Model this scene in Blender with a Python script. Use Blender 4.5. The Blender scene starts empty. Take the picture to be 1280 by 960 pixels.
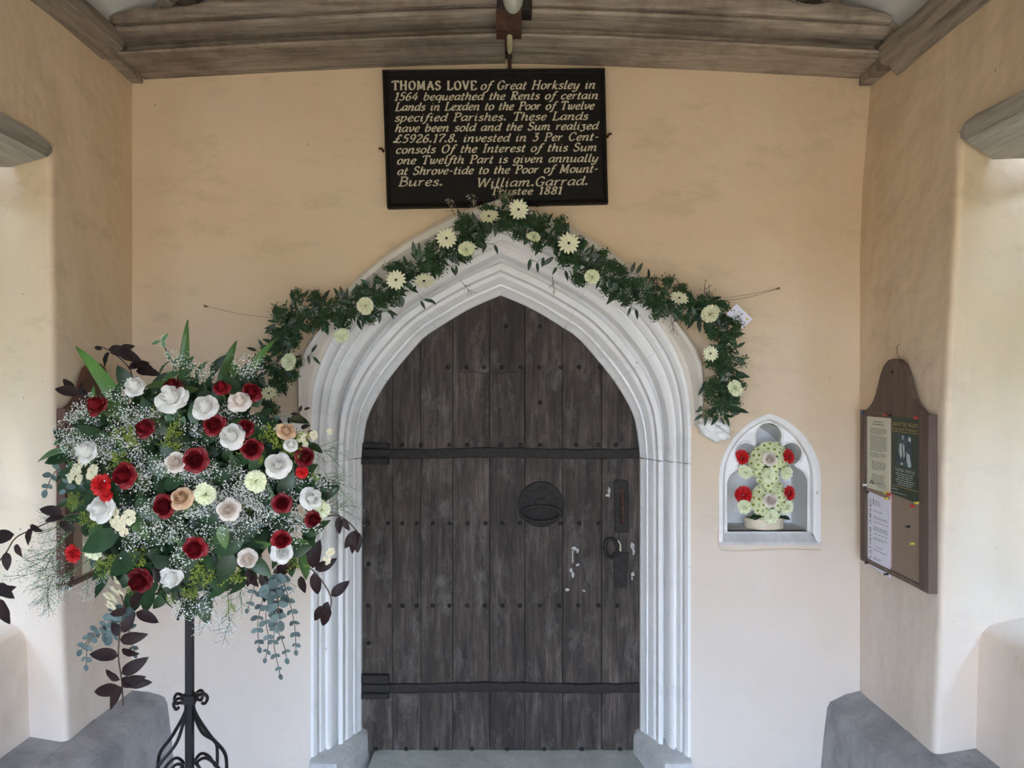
import bpy, bmesh, math, random
from math import sin, cos, pi, radians, sqrt, atan2
from mathutils import Vector, Matrix
from mathutils.geometry import tessellate_polygon
C = bpy.context.scene.collection
# ---------------------------------------------------------------- camera, world, exposure
CZ, CD, F = 1.75, 3.4, 1020.0          # camera height, distance to the back wall, focal length in pixels
cd = bpy.data.cameras.new('camera'); cam = bpy.data.objects.new('camera', cd); C.objects.link(cam)
cd.sensor_width = 36; cd.lens = F/1280*36; cd.clip_start = .01
cam.location = (0, -CD, CZ); cam.rotation_euler = (pi/2, 0, 0)
bpy.context.scene.camera = cam
w = bpy.data.worlds.new('sky'); bpy.context.scene.world = w; w.use_nodes = True
nt = w.node_tree; nt.nodes.clear()
tc = nt.nodes.new('ShaderNodeTexCoord'); sp = nt.nodes.new('ShaderNodeSeparateXYZ'); rp = nt.nodes.new('ShaderNodeValToRGB')
bg = nt.nodes.new('ShaderNodeBackground'); wo = nt.nodes.new('ShaderNodeOutputWorld')
nt.links.new(tc.outputs['Generated'], sp.inputs[0]); nt.links.new(sp.outputs['Z'], rp.inputs[0])
nt.links.new(rp.outputs[0], bg.inputs[0]); nt.links.new(bg.outputs[0], wo.inputs[0])
rp.color_ramp.elements[0].color = (.60, .76, 1, 1); rp.color_ramp.elements[1].color = (.42, .62, 1, 1)
bg.inputs[1].default_value = 4.2
vs = bpy.context.scene.view_settings
vs.view_transform = 'Standard'; vs.look = 'None'; vs.gamma = 1; vs.use_curve_mapping = False; vs.exposure = 1.68
bpy.context.scene.cycles.max_bounces = 10
bpy.context.scene.cycles.diffuse_bounces = 7
sl = bpy.data.lights.new('sun', 'SUN'); sl.energy = 2.2; sl.angle = radians(12); sl.color = (1, .80, .55)
so = bpy.data.objects.new('sun', sl); C.objects.link(so); so.rotation_euler = (radians(40), 0, radians(-14))     # high, from behind the camera: it only reaches the ground and the porch floor
def portal(loc, rot, sx, sy):
    l = bpy.data.lights.new('daylight_opening', 'AREA'); l.shape = 'RECTANGLE'; l.size = sx; l.size_y = sy
    l.cycles.is_portal = True
    o = bpy.data.objects.new('daylight_opening', l); C.objects.link(o); o.location = loc; o.rotation_euler = rot
portal((2.12, -1.5, 1.75), (0, radians(90), 0), 1.6, 1.8)
portal((-2.25, -1.5, 1.75), (0, radians(-90), 0), 1.6, 1.8)
portal((0, -4.75, 1.25), (radians(90), 0, 0), 2.5, 2.5)

# ---------------------------------------------------------------- materials
def new_mat(name):
    m = bpy.data.materials.new(name); m.use_nodes = True
    n = m.node_tree.nodes; b = n['Principled BSDF']; return m, n, m.node_tree.links, b
def noise(n, l, vec, scale, detail=4, rough=.6):
    t = n.new('ShaderNodeTexNoise'); t.inputs['Scale'].default_value = scale; t.inputs['Detail'].default_value = detail
    t.inputs['Roughness'].default_value = rough; l.new(vec, t.inputs['Vector']); return t.outputs['Fac']
def ramp(n, l, fac, stops):
    r = n.new('ShaderNodeValToRGB'); l.new(fac, r.inputs[0]); e = r.color_ramp.elements
    while len(e) < len(stops): e.new(.5)
    for k, (p, c) in enumerate(stops): e[k].position = p; e[k].color = (*c, 1) if len(c) == 3 else c
    return r.outputs[0]
def mixc(n, l, fac, a, b, mode='MIX'):
    m = n.new('ShaderNodeMix'); m.data_type = 'RGBA'; m.blend_type = mode
    if isinstance(fac, float): m.inputs[0].default_value = fac
    else: l.new(fac, m.inputs[0])
    for k, v in ((6, a), (7, b)):
        if isinstance(v, tuple): m.inputs[k].default_value = (*v, 1)
        else: l.new(v, m.inputs[k])
    return m.outputs[2]
def rampz(n, l, val, a, b_, top):
    m = n.new('ShaderNodeMapRange'); m.inputs[1].default_value = a; m.inputs[2].default_value = b_; m.inputs[3].default_value = top; m.inputs[4].default_value = 0
    l.new(val, m.inputs[0]); return m.outputs[0]
def bump(n, l, b, h, strength, dist):
    u = n.new('ShaderNodeBump'); u.inputs['Strength'].default_value = strength; u.inputs['Distance'].default_value = dist
    l.new(h, u.inputs['Height'])
    if b.inputs['Normal'].links: l.new(b.inputs['Normal'].links[0].from_socket, u.inputs['Normal'])
    l.new(u.outputs[0], b.inputs['Normal'])
def vecmap(n, l, scale=(1, 1, 1), rnd=False, objc=False):
    t = n.new('ShaderNodeTexCoord'); g = n.new('ShaderNodeNewGeometry')
    mp = n.new('ShaderNodeMapping'); mp.inputs['Scale'].default_value = scale
    l.new(t.outputs['Object'] if objc else g.outputs['Position'], mp.inputs['Vector'])
    if rnd:
        oi = n.new('ShaderNodeObjectInfo'); mu = n.new('ShaderNodeMath'); mu.operation = 'MULTIPLY'; mu.inputs[1].default_value = 37
        l.new(oi.outputs['Random'], mu.inputs[0]); cx = n.new('ShaderNodeCombineXYZ')
        for k in range(3): l.new(mu.outputs[0], cx.inputs[k])
        ad = n.new('ShaderNodeVectorMath'); ad.operation = 'ADD'; l.new(mp.outputs[0], ad.inputs[0]); l.new(cx.outputs[0], ad.inputs[1])
        return ad.outputs[0]
    return mp.outputs[0]
def plaster(name, c1, c2, c3, bs=1.0, wash=None):
    m, n, l, b = new_mat(name); v = vecmap(n, l)
    big = noise(n, l, v, 1.3, 3); mid = noise(n, l, v, 7, 5, .65)
    col = mixc(n, l, ramp(n, l, big, [(.35, (0, 0, 0)), (.7, (1, 1, 1))]), c1, c2)
    col = mixc(n, l, ramp(n, l, mid, [(.52, (0, 0, 0)), (.8, (.55, .55, .55))]), col, c3)
    sc = noise(n, l, vecmap(n, l, (1, 1, 2.2)), 2.6, 6, .7)        # brush marks and faint scuffs
    col = mixc(n, l, ramp(n, l, sc, [(.54, (0, 0, 0)), (.62, (.20, .20, .20)), (.71, (0, 0, 0))]), col, tuple(x*.55 for x in c1))
    fl = noise(n, l, v, 42, 1, .4)                                  # tiny dark specks
    col = mixc(n, l, ramp(n, l, fl, [(.80, (0, 0, 0)), (.82, (.7, .7, .7))]), col, (.12, .09, .06))
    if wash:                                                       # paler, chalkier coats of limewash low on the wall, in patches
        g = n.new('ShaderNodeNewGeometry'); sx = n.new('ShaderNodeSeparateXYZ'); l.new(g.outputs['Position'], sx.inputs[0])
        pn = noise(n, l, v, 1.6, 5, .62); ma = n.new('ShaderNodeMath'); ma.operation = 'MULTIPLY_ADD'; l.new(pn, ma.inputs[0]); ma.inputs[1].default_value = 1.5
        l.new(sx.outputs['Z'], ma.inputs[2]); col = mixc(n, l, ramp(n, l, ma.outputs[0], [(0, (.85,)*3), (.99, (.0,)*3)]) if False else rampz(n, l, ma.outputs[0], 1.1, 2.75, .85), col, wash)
    l.new(col, b.inputs['Base Color']); b.inputs['Roughness'].default_value = .92
    bump(n, l, b, noise(n, l, v, 2.6, 3, .5), .7*bs, .06)
    bump(n, l, b, noise(n, l, v, 16, 5, .6), .45*bs, .008)
    bump(n, l, b, noise(n, l, v, 130, 3, .6), .3*bs, .0015)
    return m
M = {}
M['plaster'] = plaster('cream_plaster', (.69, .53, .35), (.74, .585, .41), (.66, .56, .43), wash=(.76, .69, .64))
M['white_plaster'] = plaster('white_plaster', (.68, .68, .67), (.62, .62, .61), (.66, .64, .60))
M['stonepaint'] = plaster('white_painted_stone', (.88, .87, .855), (.91, .90, .89), (.82, .79, .75), .45)
def wood(name, stops, axis, scale=18, rough=.8, bs=.6, patch=None, grain=14, scuff=None):
    m, n, l, b = new_mat(name); s = [scale, scale, scale]; s[axis] = scale/grain
    v = vecmap(n, l, tuple(s), True); g1 = noise(n, l, v, 1, 6, .7)
    s2 = [scale*4]*3; s2[axis] = scale/4; g2 = noise(n, l, vecmap(n, l, tuple(s2), True), 1, 3, .6)
    ad = n.new('ShaderNodeMath'); ad.operation = 'MULTIPLY_ADD'; l.new(g2, ad.inputs[0]); ad.inputs[1].default_value = .45; l.new(g1, ad.inputs[2])
    sub = n.new('ShaderNodeMath'); sub.operation = 'SUBTRACT'; l.new(ad.outputs[0], sub.inputs[0]); sub.inputs[1].default_value = .22
    col = ramp(n, l, sub.outputs[0], stops)
    if patch:
        pn = noise(n, l, vecmap(n, l, (3.2, 3.2, 1.8), True), 1.3, 5, .7)
        col = mixc(n, l, ramp(n, l, pn, [(.47, (0, 0, 0)), (.72, (.8, .8, .8))]), col, patch)
    if scuff:
        pn = noise(n, l, vecmap(n, l, (9, 9, 4), True), 1.5, 8, .8)
        col = mixc(n, l, ramp(n, l, pn, [(.52, (0, 0, 0)), (.70, (.8, .8, .8))]), col, scuff)
    oi = n.new('ShaderNodeObjectInfo'); rr = ramp(n, l, oi.outputs['Random'], [(0, (.82, .80, .80)), (1, (1.1, 1.1, 1.1))])
    col = mixc(n, l, 1.0, col, rr, 'MULTIPLY')
    l.new(col, b.inputs['Base Color']); b.inputs['Roughness'].default_value = rough
    bump(n, l, b, sub.outputs[0], bs, .004); return m
M['door'] = wood('dark_weathered_oak', [(.28, (.012, .009, .007)), (.45, (.040, .030, .024)), (.60, (.078, .058, .046)), (.78, (.17, .14, .12))], 2, 26, .75, 1.0, (.026, .018, .013), 8, (.15, .135, .12))
M['beam'] = wood('grey_weathered_beam', [(.25, (.12, .095, .075)), (.45, (.30, .255, .205)), (.62, (.42, .36, .29)), (.8, (.55, .48, .40))], 0, 22, .9, 1.0, (.13, .095, .07))
M['plate'] = wood('grey_weathered_plate', [(.3, (.10, .08, .06)), (.5, (.24, .20, .16)), (.75, (.38, .33, .27))], 1, 20, .9, 1.0)
M['lintel'] = wood('grey_lintel_oak', [(.3, (.20, .18, .15)), (.5, (.36, .33, .29)), (.75, (.47, .44, .39))], 1, 18, .9, .7)
M['boardwood'] = wood('brown_board_wood', [(.3, (.075, .045, .035)), (.5, (.13, .085, .065)), (.75, (.19, .135, .105))], 2, 24, .6, .3)
M['redwood'] = wood('red_brown_wood', [(.3, (.06, .022, .014)), (.5, (.10, .04, .025)), (.75, (.14, .06, .04))], 2, 24, .55, .3)
def simple(name, c, rough=.6, metal=0, var=.15, sc=30, bs=0, spec=.5, trans=0, rnd=0.0):
    m, n, l, b = new_mat(name); v = vecmap(n, l)
    f = noise(n, l, v, sc, 4); lo = tuple(x*(1-var) for x in c); hi = tuple(min(1, x*(1+var)) for x in c)
    col = ramp(n, l, f, [(.3, lo), (.7, hi)])
    if rnd:
        oi = n.new('ShaderNodeObjectInfo'); col = mixc(n, l, 1.0, col, ramp(n, l, oi.outputs['Random'], [(0, (1-rnd,)*3), (1, (1+rnd,)*3)]), 'MULTIPLY')
    l.new(col, b.inputs['Base Color']); b.inputs['Roughness'].default_value = rough; b.inputs['Metallic'].default_value = metal
    b.inputs['Specular IOR Level'].default_value = spec
    if bs: bump(n, l, b, f, bs, .003)
    if trans:
        tr = n.new('ShaderNodeBsdfTranslucent'); mx = n.new('ShaderNodeMixShader'); mx.inputs[0].default_value = trans
        l.new(col, tr.inputs[0]); l.new(b.outputs[0], mx.inputs[1]); l.new(tr.outputs[0], mx.inputs[2])
        l.new(mx.outputs[0], n['Material Output'].inputs[0])
    return m
def stone(name, c, d, sc=5):
    m, n, l, b = new_mat(name); v = vecmap(n, l)
    col = mixc(n, l, ramp(n, l, noise(n, l, v, sc, 6, .7), [(.35, (0, 0, 0)), (.65, (1, 1, 1))]), c, d)
    col = mixc(n, l, ramp(n, l, noise(n, l, v, sc*9, 3, .6), [(.62, (0, 0, 0)), (.75, (.5, .5, .5))]), col, tuple(x*.45 for x in c))
    l.new(col, b.inputs['Base Color']); b.inputs['Roughness'].default_value = .85
    bump(n, l, b, noise(n, l, v, sc*2, 6, .7), .8, .012); bump(n, l, b, noise(n, l, v, 90, 3, .6), .4, .002); return m
M['hood'] = plaster('aged_painted_stone', (.72, .645, .55), (.80, .745, .67), (.60, .52, .43), .45)
M['bench'] = stone('grey_bench_stone', (.25, .255, .275), (.42, .425, .445))
M['step'] = stone('threshold_stone', (.40, .42, .38), (.56, .58, .54), 8)
M['splash'] = simple('old_limewash_splash', (.42, .41, .38), .9, 0, .4, 80)
M['base'] = stone('painted_base_stone', (.66, .66, .65), (.50, .50, .49), 7)
M['floor'] = stone('floor_flags', (.36, .28, .20), (.44, .35, .26), 3)
M['ground'] = simple('dry_ground', (.50, .38, .23), .95, var=.2, sc=2)
M['iron'] = simple('old_black_iron', (.020, .016, .014), .75, .1, .5, 60, .8)
M['rust'] = simple('rusty_iron', (.075, .035, .022), .8, .2, .5, 40, .8)
M['blackiron'] = simple('black_painted_iron', (.010, .009, .011), .38, 0, .3, 40)
M['signblack'] = simple('black_board_paint', (.008, .006, .005), .6, 0, .4, 12, .1, spec=.18)
M['letter'] = simple('cream_lettering', (.55, .50, .36), .7, 0, .2, 60)
M['paper_cream'] = simple('cream_paper', (.66, .64, .50), .8, 0, .03)
M['paper_white'] = simple('white_paper', (.80, .79, .92), .8, 0, .03)
M['paper_pink'] = simple('pink_card', (.72, .48, .52), .8, 0, .03)
M['paper_green'] = simple('dark_green_poster', (.012, .035, .014), .45, 0, .3, 25)
M['ink'] = simple('grey_print', (.22, .22, .20), .8, 0, .05)
M['goldink'] = simple('gold_print', (.50, .34, .10), .7, 0, .05)
M['whiteink'] = simple('pale_print', (.55, .62, .62), .7, 0, .1)
M['blueink'] = simple('blue_photo_print', (.045, .085, .11), .6, 0, .7, 60)
M['cork'] = simple('brown_hardboard', (.30, .22, .165), .85, 0, .18, 120, .2)
for nme, c in dict(red=(.6, .03, .03), yellow=(.75, .6, .08), white=(.8, .8, .8), blue=(.05, .1, .3), black=(.02, .02, .02)).items():
    M['pin_'+nme] = simple('pin_'+nme, c, .3, 0, .03)
M['glass'] = simple('frosted_lamp_glass', (.42, .44, .38), .22, 0, .1, 20)
M['wire'] = simple('rusty_wire', (.20, .15, .11), .7, .3)
M['cream_clip'] = simple('cream_plastic', (.50, .45, .28), .5)
M['stem'] = simple('green_stem', (.08, .14, .045), .6)
M['twig'] = simple('brown_twig', (.085, .05, .035), .7)
M['leaf'] = simple('dark_green_leaf', (.024, .062, .022), .42, 0, .3, 25, trans=.15, rnd=.35)
M['leafmid'] = simple('mid_green_leaf', (.075, .155, .045), .42, 0, .3, 25, trans=.2, rnd=.3)
M['ruscus'] = simple('ruscus_leaf', (.020, .048, .020), .42, 0, .3, 25, trans=.12, rnd=.4)
M['fern'] = simple('fern_green', (.045, .10, .035), .6, 0, .3, 25, trans=.15)
M['sword'] = simple('sword_leaf_green', (.10, .22, .05), .4, 0, .2, 14, trans=.2, rnd=.2)
M['beech'] = simple('copper_beech_leaf', (.022, .010, .010), .55, 0, .4, 25, trans=.04, rnd=.3, spec=.25)
M['euca'] = simple('eucalyptus_leaf', (.105, .155, .15), .6, 0, .2, 25, trans=.1, rnd=.3)
M['varieg'] = simple('grey_green_leaf', (.10, .20, .10), .5, 0, .2, 25, trans=.1, rnd=.2)
M['cream_edge'] = simple('cream_leaf_margin', (.55, .60, .42), .5)
M['white'] = simple('white_petal', (.95, .94, .91), .6, 0, .03, 60, trans=.3)
M['blush'] = simple('blush_petal', (.93, .86, .80), .6, 0, .05, 60, trans=.3)
M['peach'] = simple('peach_petal', (.74, .52, .33), .6, 0, .2, 60, trans=.15)
M['lemon'] = simple('pale_lemon_petal', (.87, .90, .66), .6, 0, .08, 60, trans=.15)
M['cream'] = simple('cream_petal', (.86, .85, .62), .6, 0, .05, 60, trans=.15)
M['daisy'] = simple('pale_lime_petal', (.88, .91, .58), .6, 0, .06, 60, trans=.15)
M['darkred'] = simple('dark_red_petal', (.20, .004, .010), .55, 0, .35, 70, trans=.05, rnd=.3)
M['scarlet'] = simple('scarlet_petal', (.62, .015, .018), .55, 0, .2, 70, trans=.1)
M['lime'] = simple('lime_floret', (.25, .33, .045), .6, 0, .4, 90)
M['pale'] = simple('grey_green_floret', (.50, .56, .49), .6, 0, .2)
M['gyp'] = simple('white_floret', (.88, .88, .86), .6, 0, .05)
M['stock'] = simple('cream_floret', (.86, .80, .58), .6, 0, .15, 90, trans=.1)
M['eye'] = simple('dark_flower_eye', (.025, .022, .012), .8)
M['green_eye'] = simple('green_flower_eye', (.26, .30, .03), .7)
M['foam'] = simple('green_floral_foam', (.02, .045, .02), .9)
M['dish'] = simple('cream_dish', (.72, .62, .47), .5, 0, .1, 20)

# ---------------------------------------------------------------- mesh helpers
class MB:
    def __init__(s): s.v = []; s.f = []; s.mi = []; s.cur = 0
    def add(s, vs, fs):
        b = len(s.v); s.v += [tuple(x) for x in vs]; s.f += [tuple(b+i for i in f) for f in fs]; s.mi += [s.cur]*len(fs)
    def box(s, a, b):
        (x0, y0, z0), (x1, y1, z1) = a, b
        s.add([(x0,y0,z0),(x1,y0,z0),(x1,y1,z0),(x0,y1,z0),(x0,y0,z1),(x1,y0,z1),(x1,y1,z1),(x0,y1,z1)],
              [(3,2,1,0),(4,5,6,7),(0,1,5,4),(1,2,6,5),(2,3,7,6),(3,0,4,7)])
    def loft(s, rings, cap=True, close=True):
        n = len(rings[0]); vs = [p for r in rings for p in r]; fs = []
        for i in range(len(rings)-1):
            for j in range(n if close else n-1):
                k = (j+1) % n; fs.append((i*n+j, i*n+k, (i+1)*n+k, (i+1)*n+j))
        if cap: fs.append(tuple(range(n-1, -1, -1))); fs.append(tuple((len(rings)-1)*n+i for i in range(n)))
        s.add(vs, fs)
    def tube(s, path, r, n=6, cap=True):
        path = [Vector(p) for p in path]; rings = []; up = None
        for i, p in enumerate(path):
            t = (path[min(i+1, len(path)-1)]-path[max(i-1, 0)]).normalized()
            if up is None: up = t.orthogonal().normalized()
            up = (up-t*up.dot(t)); up = up.normalized() if up.length > 1e-6 else t.orthogonal().normalized()
            sd = t.cross(up); rr = r[i] if isinstance(r, (list, tuple)) else r
            rings.append([p+(up*cos(2*pi*k/n)+sd*sin(2*pi*k/n))*rr for k in range(n)])
        s.loft(rings, cap)
    def lathe(s, prof, n=16, c=(0, 0, 0), axis='Z'):
        rings = []
        for r, h in prof:
            ring = []
            for k in range(n):
                a = 2*pi*k/n; x, y = r*cos(a), r*sin(a)
                ring.append((c[0]+x, c[1]+y, c[2]+h) if axis == 'Z' else (c[0]+x, c[1]-h, c[2]+y))
            rings.append(ring)
        s.loft(rings)
    def prism(s, poly, y0, y1, ch=0):
        """poly of (x, z), extruded from y0 (front) to y1, with an optional chamfer at the front"""
        n = len(poly); cx = sum(p[0] for p in poly)/n; cz = sum(p[1] for p in poly)/n
        if ch:
            W = max(abs(p[0]-cx) for p in poly); H = max(abs(p[1]-cz) for p in poly)
            inner = [(cx+(p[0]-cx)*(1-ch/W), cz+(p[1]-cz)*(1-ch/H)) for p in poly]
            s.loft([[(p[0], y0, p[1]) for p in inner], [(p[0], y0+ch, p[1]) for p in poly], [(p[0], y1, p[1]) for p in poly]])
        else: s.loft([[(p[0], y0, p[1]) for p in poly], [(p[0], y1, p[1]) for p in poly]])
    def mesh(s, name, mats, smooth=30):
        me = bpy.data.meshes.new(name); me.from_pydata(s.v, [], s.f)
        for m in (mats if isinstance(mats, (list, tuple)) else [mats]): me.materials.append(m)
        if len(me.materials) > 1: me.polygons.foreach_set('material_index', s.mi)
        if smooth:
            me.polygons.foreach_set('use_smooth', [True]*len(me.polygons)); me.set_sharp_from_angle(angle=radians(smooth))
        me.update(); return me
WM = {}
def link(name, me, parent=None, m=None):
    o = bpy.data.objects.new(name, me); C.objects.link(o); m = m or Matrix(); WM[o] = m
    if parent is not None: o.parent = parent; o.matrix_parent_inverse = WM[parent].inverted()
    o.matrix_basis = m; return o
def thing(name, label, cat, loc, group=None):
    o = link(name, None, None, Matrix.Translation(loc)); o.empty_display_size = .05
    o['label'] = label; o['category'] = cat
    if group: o['group'] = group
    return o
def fixn(o):
    bm = bmesh.new(); bm.from_mesh(o.data); bmesh.ops.recalc_face_normals(bm, faces=bm.faces); bm.to_mesh(o.data); bm.free(); return o
def part(name, mb, mat, parent, m=None, smooth=30, fix=False):
    o = link(name, mb.mesh(name, mat, smooth), parent, m)
    return fixn(o) if fix else o
def struct(name, mb, mat, parent=None, smooth=30, label=None):
    o = link(name, mb.mesh(name, mat, smooth) if mb else None, parent); fixn(o) if mb else None
    if parent is None: o['kind'] = 'structure'
    if label: o['label'] = label
    return o
def P(u, v, d): return Vector(((u-640)*d/F, d-CD, CZ-(v-480)*d/F))
def XZ(u, v, y): q = P(u, v, CD+y); return (q.x, q.z)
def lerp(tab, x):
    if x <= tab[0][0]: return tab[0][1]
    for (a, b), (c, d) in zip(tab, tab[1:]):
        if x <= c: return b+(d-b)*(x-a)/(c-a)
    return tab[-1][1]
def catmull(pts, k=6):
    pts = [Vector(p) for p in pts]; out = []
    for i in range(len(pts)-1):
        p0, p1, p2, p3 = pts[max(i-1, 0)], pts[i], pts[i+1], pts[min(i+2, len(pts)-1)]
        for j in range(k):
            t = j/k; out.append(.5*((2*p1)+(p2-p0)*t+(2*p0-5*p1+4*p2-p3)*t*t+(3*p1-p0-3*p2+p3)*t**3))
    return out+[pts[-1]]
def resample(pts, n):
    L = [0]
    for a, b in zip(pts, pts[1:]): L.append(L[-1]+(b-a).length)
    out = []; j = 0
    for i in range(n):
        t = L[-1]*i/(n-1)
        while j < len(L)-2 and L[j+1] < t: j += 1
        f = (t-L[j])/max(1e-9, L[j+1]-L[j]); out.append(pts[j].lerp(pts[j+1], min(1, f)))
    return out
rnd = random.Random(7)

# ---------------------------------------------------------------- arch curves (springing to apex, half width and rise in px about (UC, 572))
UC, VS = 626.0, 572.0
IN = [(174, 0), (171, 30), (165, 55), (149, 85), (135, 105), (121, 122), (97, 149), (77, 163), (39, 186), (0, 203)]
OUT = [(237, 0), (237, 50), (231, 98), (216, 138), (190, 177), (163, 205), (116, 238), (58, 268), (0, 296)]
HOOD = [(250, 40), (253, 90), (250, 122), (236, 148), (210, 182), (186, 216), (133, 260), (62, 300), (0, 322)]
YI = .27
def curve2(tab, y, side, n):
    pts = catmull([Vector((a, b, 0)) for a, b in tab], 8); pts = resample(pts, n)
    return [Vector(XZ(UC+side*p.x, VS-p.y, y)) for p in pts]
NA = 26
inn = {s: curve2(IN, YI, s, NA) for s in (-1, 1)}
out = {s: curve2(OUT, 0, s, NA) for s in (-1, 1)}
ZSI, ZSO = inn[1][0].y, out[1][0].y

# ---------------------------------------------------------------- back wall with doorway and niche holes
XL, XR, XR2 = -1.583, 1.45, 1.50
hole = [Vector((out[-1][0].x+.01, -.05))]+[Vector((p.x*1.0+.01, p.y)) for p in out[-1]]
hole_r = [Vector((p.x-.01, p.y)) for p in reversed(out[1])]+[Vector((out[1][0].x-.01, -.05))]
outline = [(XL-.5, -.05)]+[tuple(p) for p in hole]+[tuple(p) for p in hole_r[1:]]+[(XR+.6, -.05), (XR+.6, 4.6), (XL-.5, 4.6)]
NU, NV = 962.5, 583.0
def niche_arch(w, h, y, cx=NU, bot=None, n=10, sp=600):
    """pointed arch outline in px, bottom left -> apex -> bottom right"""
    R = (w*w+h*h)/(2*w); pts = []
    a1 = math.asin(min(1, h/R))
    for i in range(n+1):
        a = a1*i/n; pts.append((cx-w+R-R*cos(a), sp-R*sin(a)))
    pts = pts+[(2*cx-p[0], p[1]) for p in reversed(pts[:-1])]
    if bot: pts = [(cx-w, bot)]+pts+[(cx+w, bot)]
    return [XZ(u, v, y) for u, v in pts]
nh = niche_arch(60, 79, 0, bot=676)
mb = MB()
def tess_face(mb, loops, y):
    L = [[Vector((p[0], p[1], 0)) for p in lp] for lp in loops]; tri = tessellate_polygon(L)
    flat = [p for lp in loops for p in lp]; mb.add([(p[0], y, p[1]) for p in flat], tri)
tess_face(mb, [outline, nh], 0)
for lp in (nh,):
    n = len(lp)
    for i in range(n):
        a, b = lp[i], lp[(i+1) % n]; mb.add([(a[0], 0, a[1]), (b[0], 0, b[1]), (b[0], .3, b[1]), (a[0], .3, a[1])], [(0, 1, 2, 3)])
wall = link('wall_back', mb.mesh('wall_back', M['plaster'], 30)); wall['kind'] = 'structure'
mb = MB(); mb.box((XL-.5, .45, -.05), (XR+.6, .6, 4.6)); struct('masonry_core', mb, M['white_plaster'], wall, 0)
# thin plaster lip under the niche
mb = MB(); lip = [P(899, 660, 3.4), P(898, 676, 3.395), P(903, 688, 3.395), P(930, 689, 3.395), P(975, 687, 3.395), P(1026, 688, 3.395)]
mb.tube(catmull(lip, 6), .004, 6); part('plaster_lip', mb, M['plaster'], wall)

# ---------------------------------------------------------------- side walls: far piers, upper wall, sill walls, near piers, front wall
def side_wall(s, name, xw, xtop, edge, sill, xsill, slant):
    root = link(name, None); root['kind'] = 'structure'
    mb = MB(); rings = []
    for z, ye in edge:
        t = max(0, min(1, (z-2.45)/.6)); x = xw+(xtop-xw)*t; r = .017; ring = []
        sl = .045+slant*max(0, min(1, (z-.6)/2))
        pts = [(x, .05)]+[(x, -.12), (x+s*.004, -.3), (x, ye+r*1.6), (x+s*r*.12, ye+r*.7), (x+s*r*.5, ye+r*.18), (x+s*r*1.4, ye), (x+s*.17, ye+sl), (x+s*.5, ye+sl+.09), (x+s*.5, .05)]
        rings.append([(p[0], p[1], z) for p in pts])
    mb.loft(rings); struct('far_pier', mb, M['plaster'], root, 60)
    ye = edge[-2][1]; yn = -2.35
    mb = MB(); rings = []
    for z in (2.575, 2.7, 2.9, 3.05, 3.3):
        t = max(0, min(1, (z-2.45)/.6)); x = xw+(xtop-xw)*t; y1 = ye+.06
        rings.append([(x, y1, z), (x, yn-.1, z), (x+s*.5, yn-.1, z), (x+s*.5, y1, z)])
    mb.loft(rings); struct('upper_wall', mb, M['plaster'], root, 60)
    # low sill wall with a rounded top edge
    mb = MB(); prof = [(s*.0, -.05), (0, sill-.07), (s*.012, sill-.03), (s*.04, sill-.006), (s*.09, sill+.002), (s*.35, sill+.03), (s*.42, -.05)]
    mb.loft([[(xsill+a, y, b) for a, b in prof] for y in (edge[1][1]+.13, -.9, -1.3, -1.8, yn-.05)])
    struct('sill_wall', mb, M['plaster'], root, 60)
    mb = MB(); mb.box((min(xw, xw+s*.5), -4.9, -.05), (max(xw, xw+s*.5), yn, 2.62)); mb.box((min(xw, xw+s*.5), -4.9, 2.5), (max(xw, xw+s*.5), yn, 3.3))
    struct('near_pier', mb, M['plaster'], root, 0)
    return root
EDR = [(-.05, -.58), (.477, -.594), (.9, -.63), (1.7, -.671), (2.3, -.735), (2.575, -.735), (2.7, -.735), (2.9, -.735), (3.05, -.735), (3.3, -.735)]
EDL = [(-.05, -.48), (.477, -.496), (.9, -.527), (1.7, -.577), (2.3, -.592), (2.575, -.60), (2.7, -.60), (2.9, -.60), (3.05, -.60), (3.3, -.60)]
side_wall(1, 'wall_right', XR, XR2, EDR, .915, 1.62, .09)
side_wall(-1, 'wall_left', XL, XL-.0, EDL, .885, -1.74, .05)
def gable(name, y0, y1):
    mb = MB(); mb.box((XL-.5, y0, -.05), (-1.40, y1, 3.3)); mb.box((1.3, y0, -.05), (XR+.6, y1, 3.3)); mb.box((-1.40, y0, 2.2), (1.3, y1, 3.3))
    mb.loft([[(XL-.5, y, 3.3), (XR+.6, y, 3.3), (-.06, y, 4.6)] for y in (y0, y1)])
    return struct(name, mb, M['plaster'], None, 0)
gable('wall_front', -4.75, -4.45)
# windows
def window(name, s, x, y0, y1, z0, z1):
    r = link(name, None); r['kind'] = 'structure'
    for k in range(4):
        mb = MB()
        if k < 2: yy = (y0, y1)[k]; mb.box((x-.03, yy-.03, z0), (x+.03, yy+.03, z1))
        else: zz = (z0, z1)[k-2]; mb.box((x-.03, y0, zz-.03), (x+.03, y1, zz+.03))
        struct('window_frame', mb, M['plate'], r, 0)
    for k in (1, 2):
        yy = y0+(y1-y0)*k/3; mb = MB(); mb.prism([(x-.025, 0), (x+.025, 0)], 0, 0) if False else mb.box((x-.025, yy-.025, z0), (x+.025, yy+.025, z1))
        struct('mullion', mb, M['plate'], r, 0)
window('window_1', 1, 1.90, -2.33, -.50, .94, 2.50)
window('window_2', -1, -2.02, -2.33, -.38, .91, 2.50)
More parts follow.
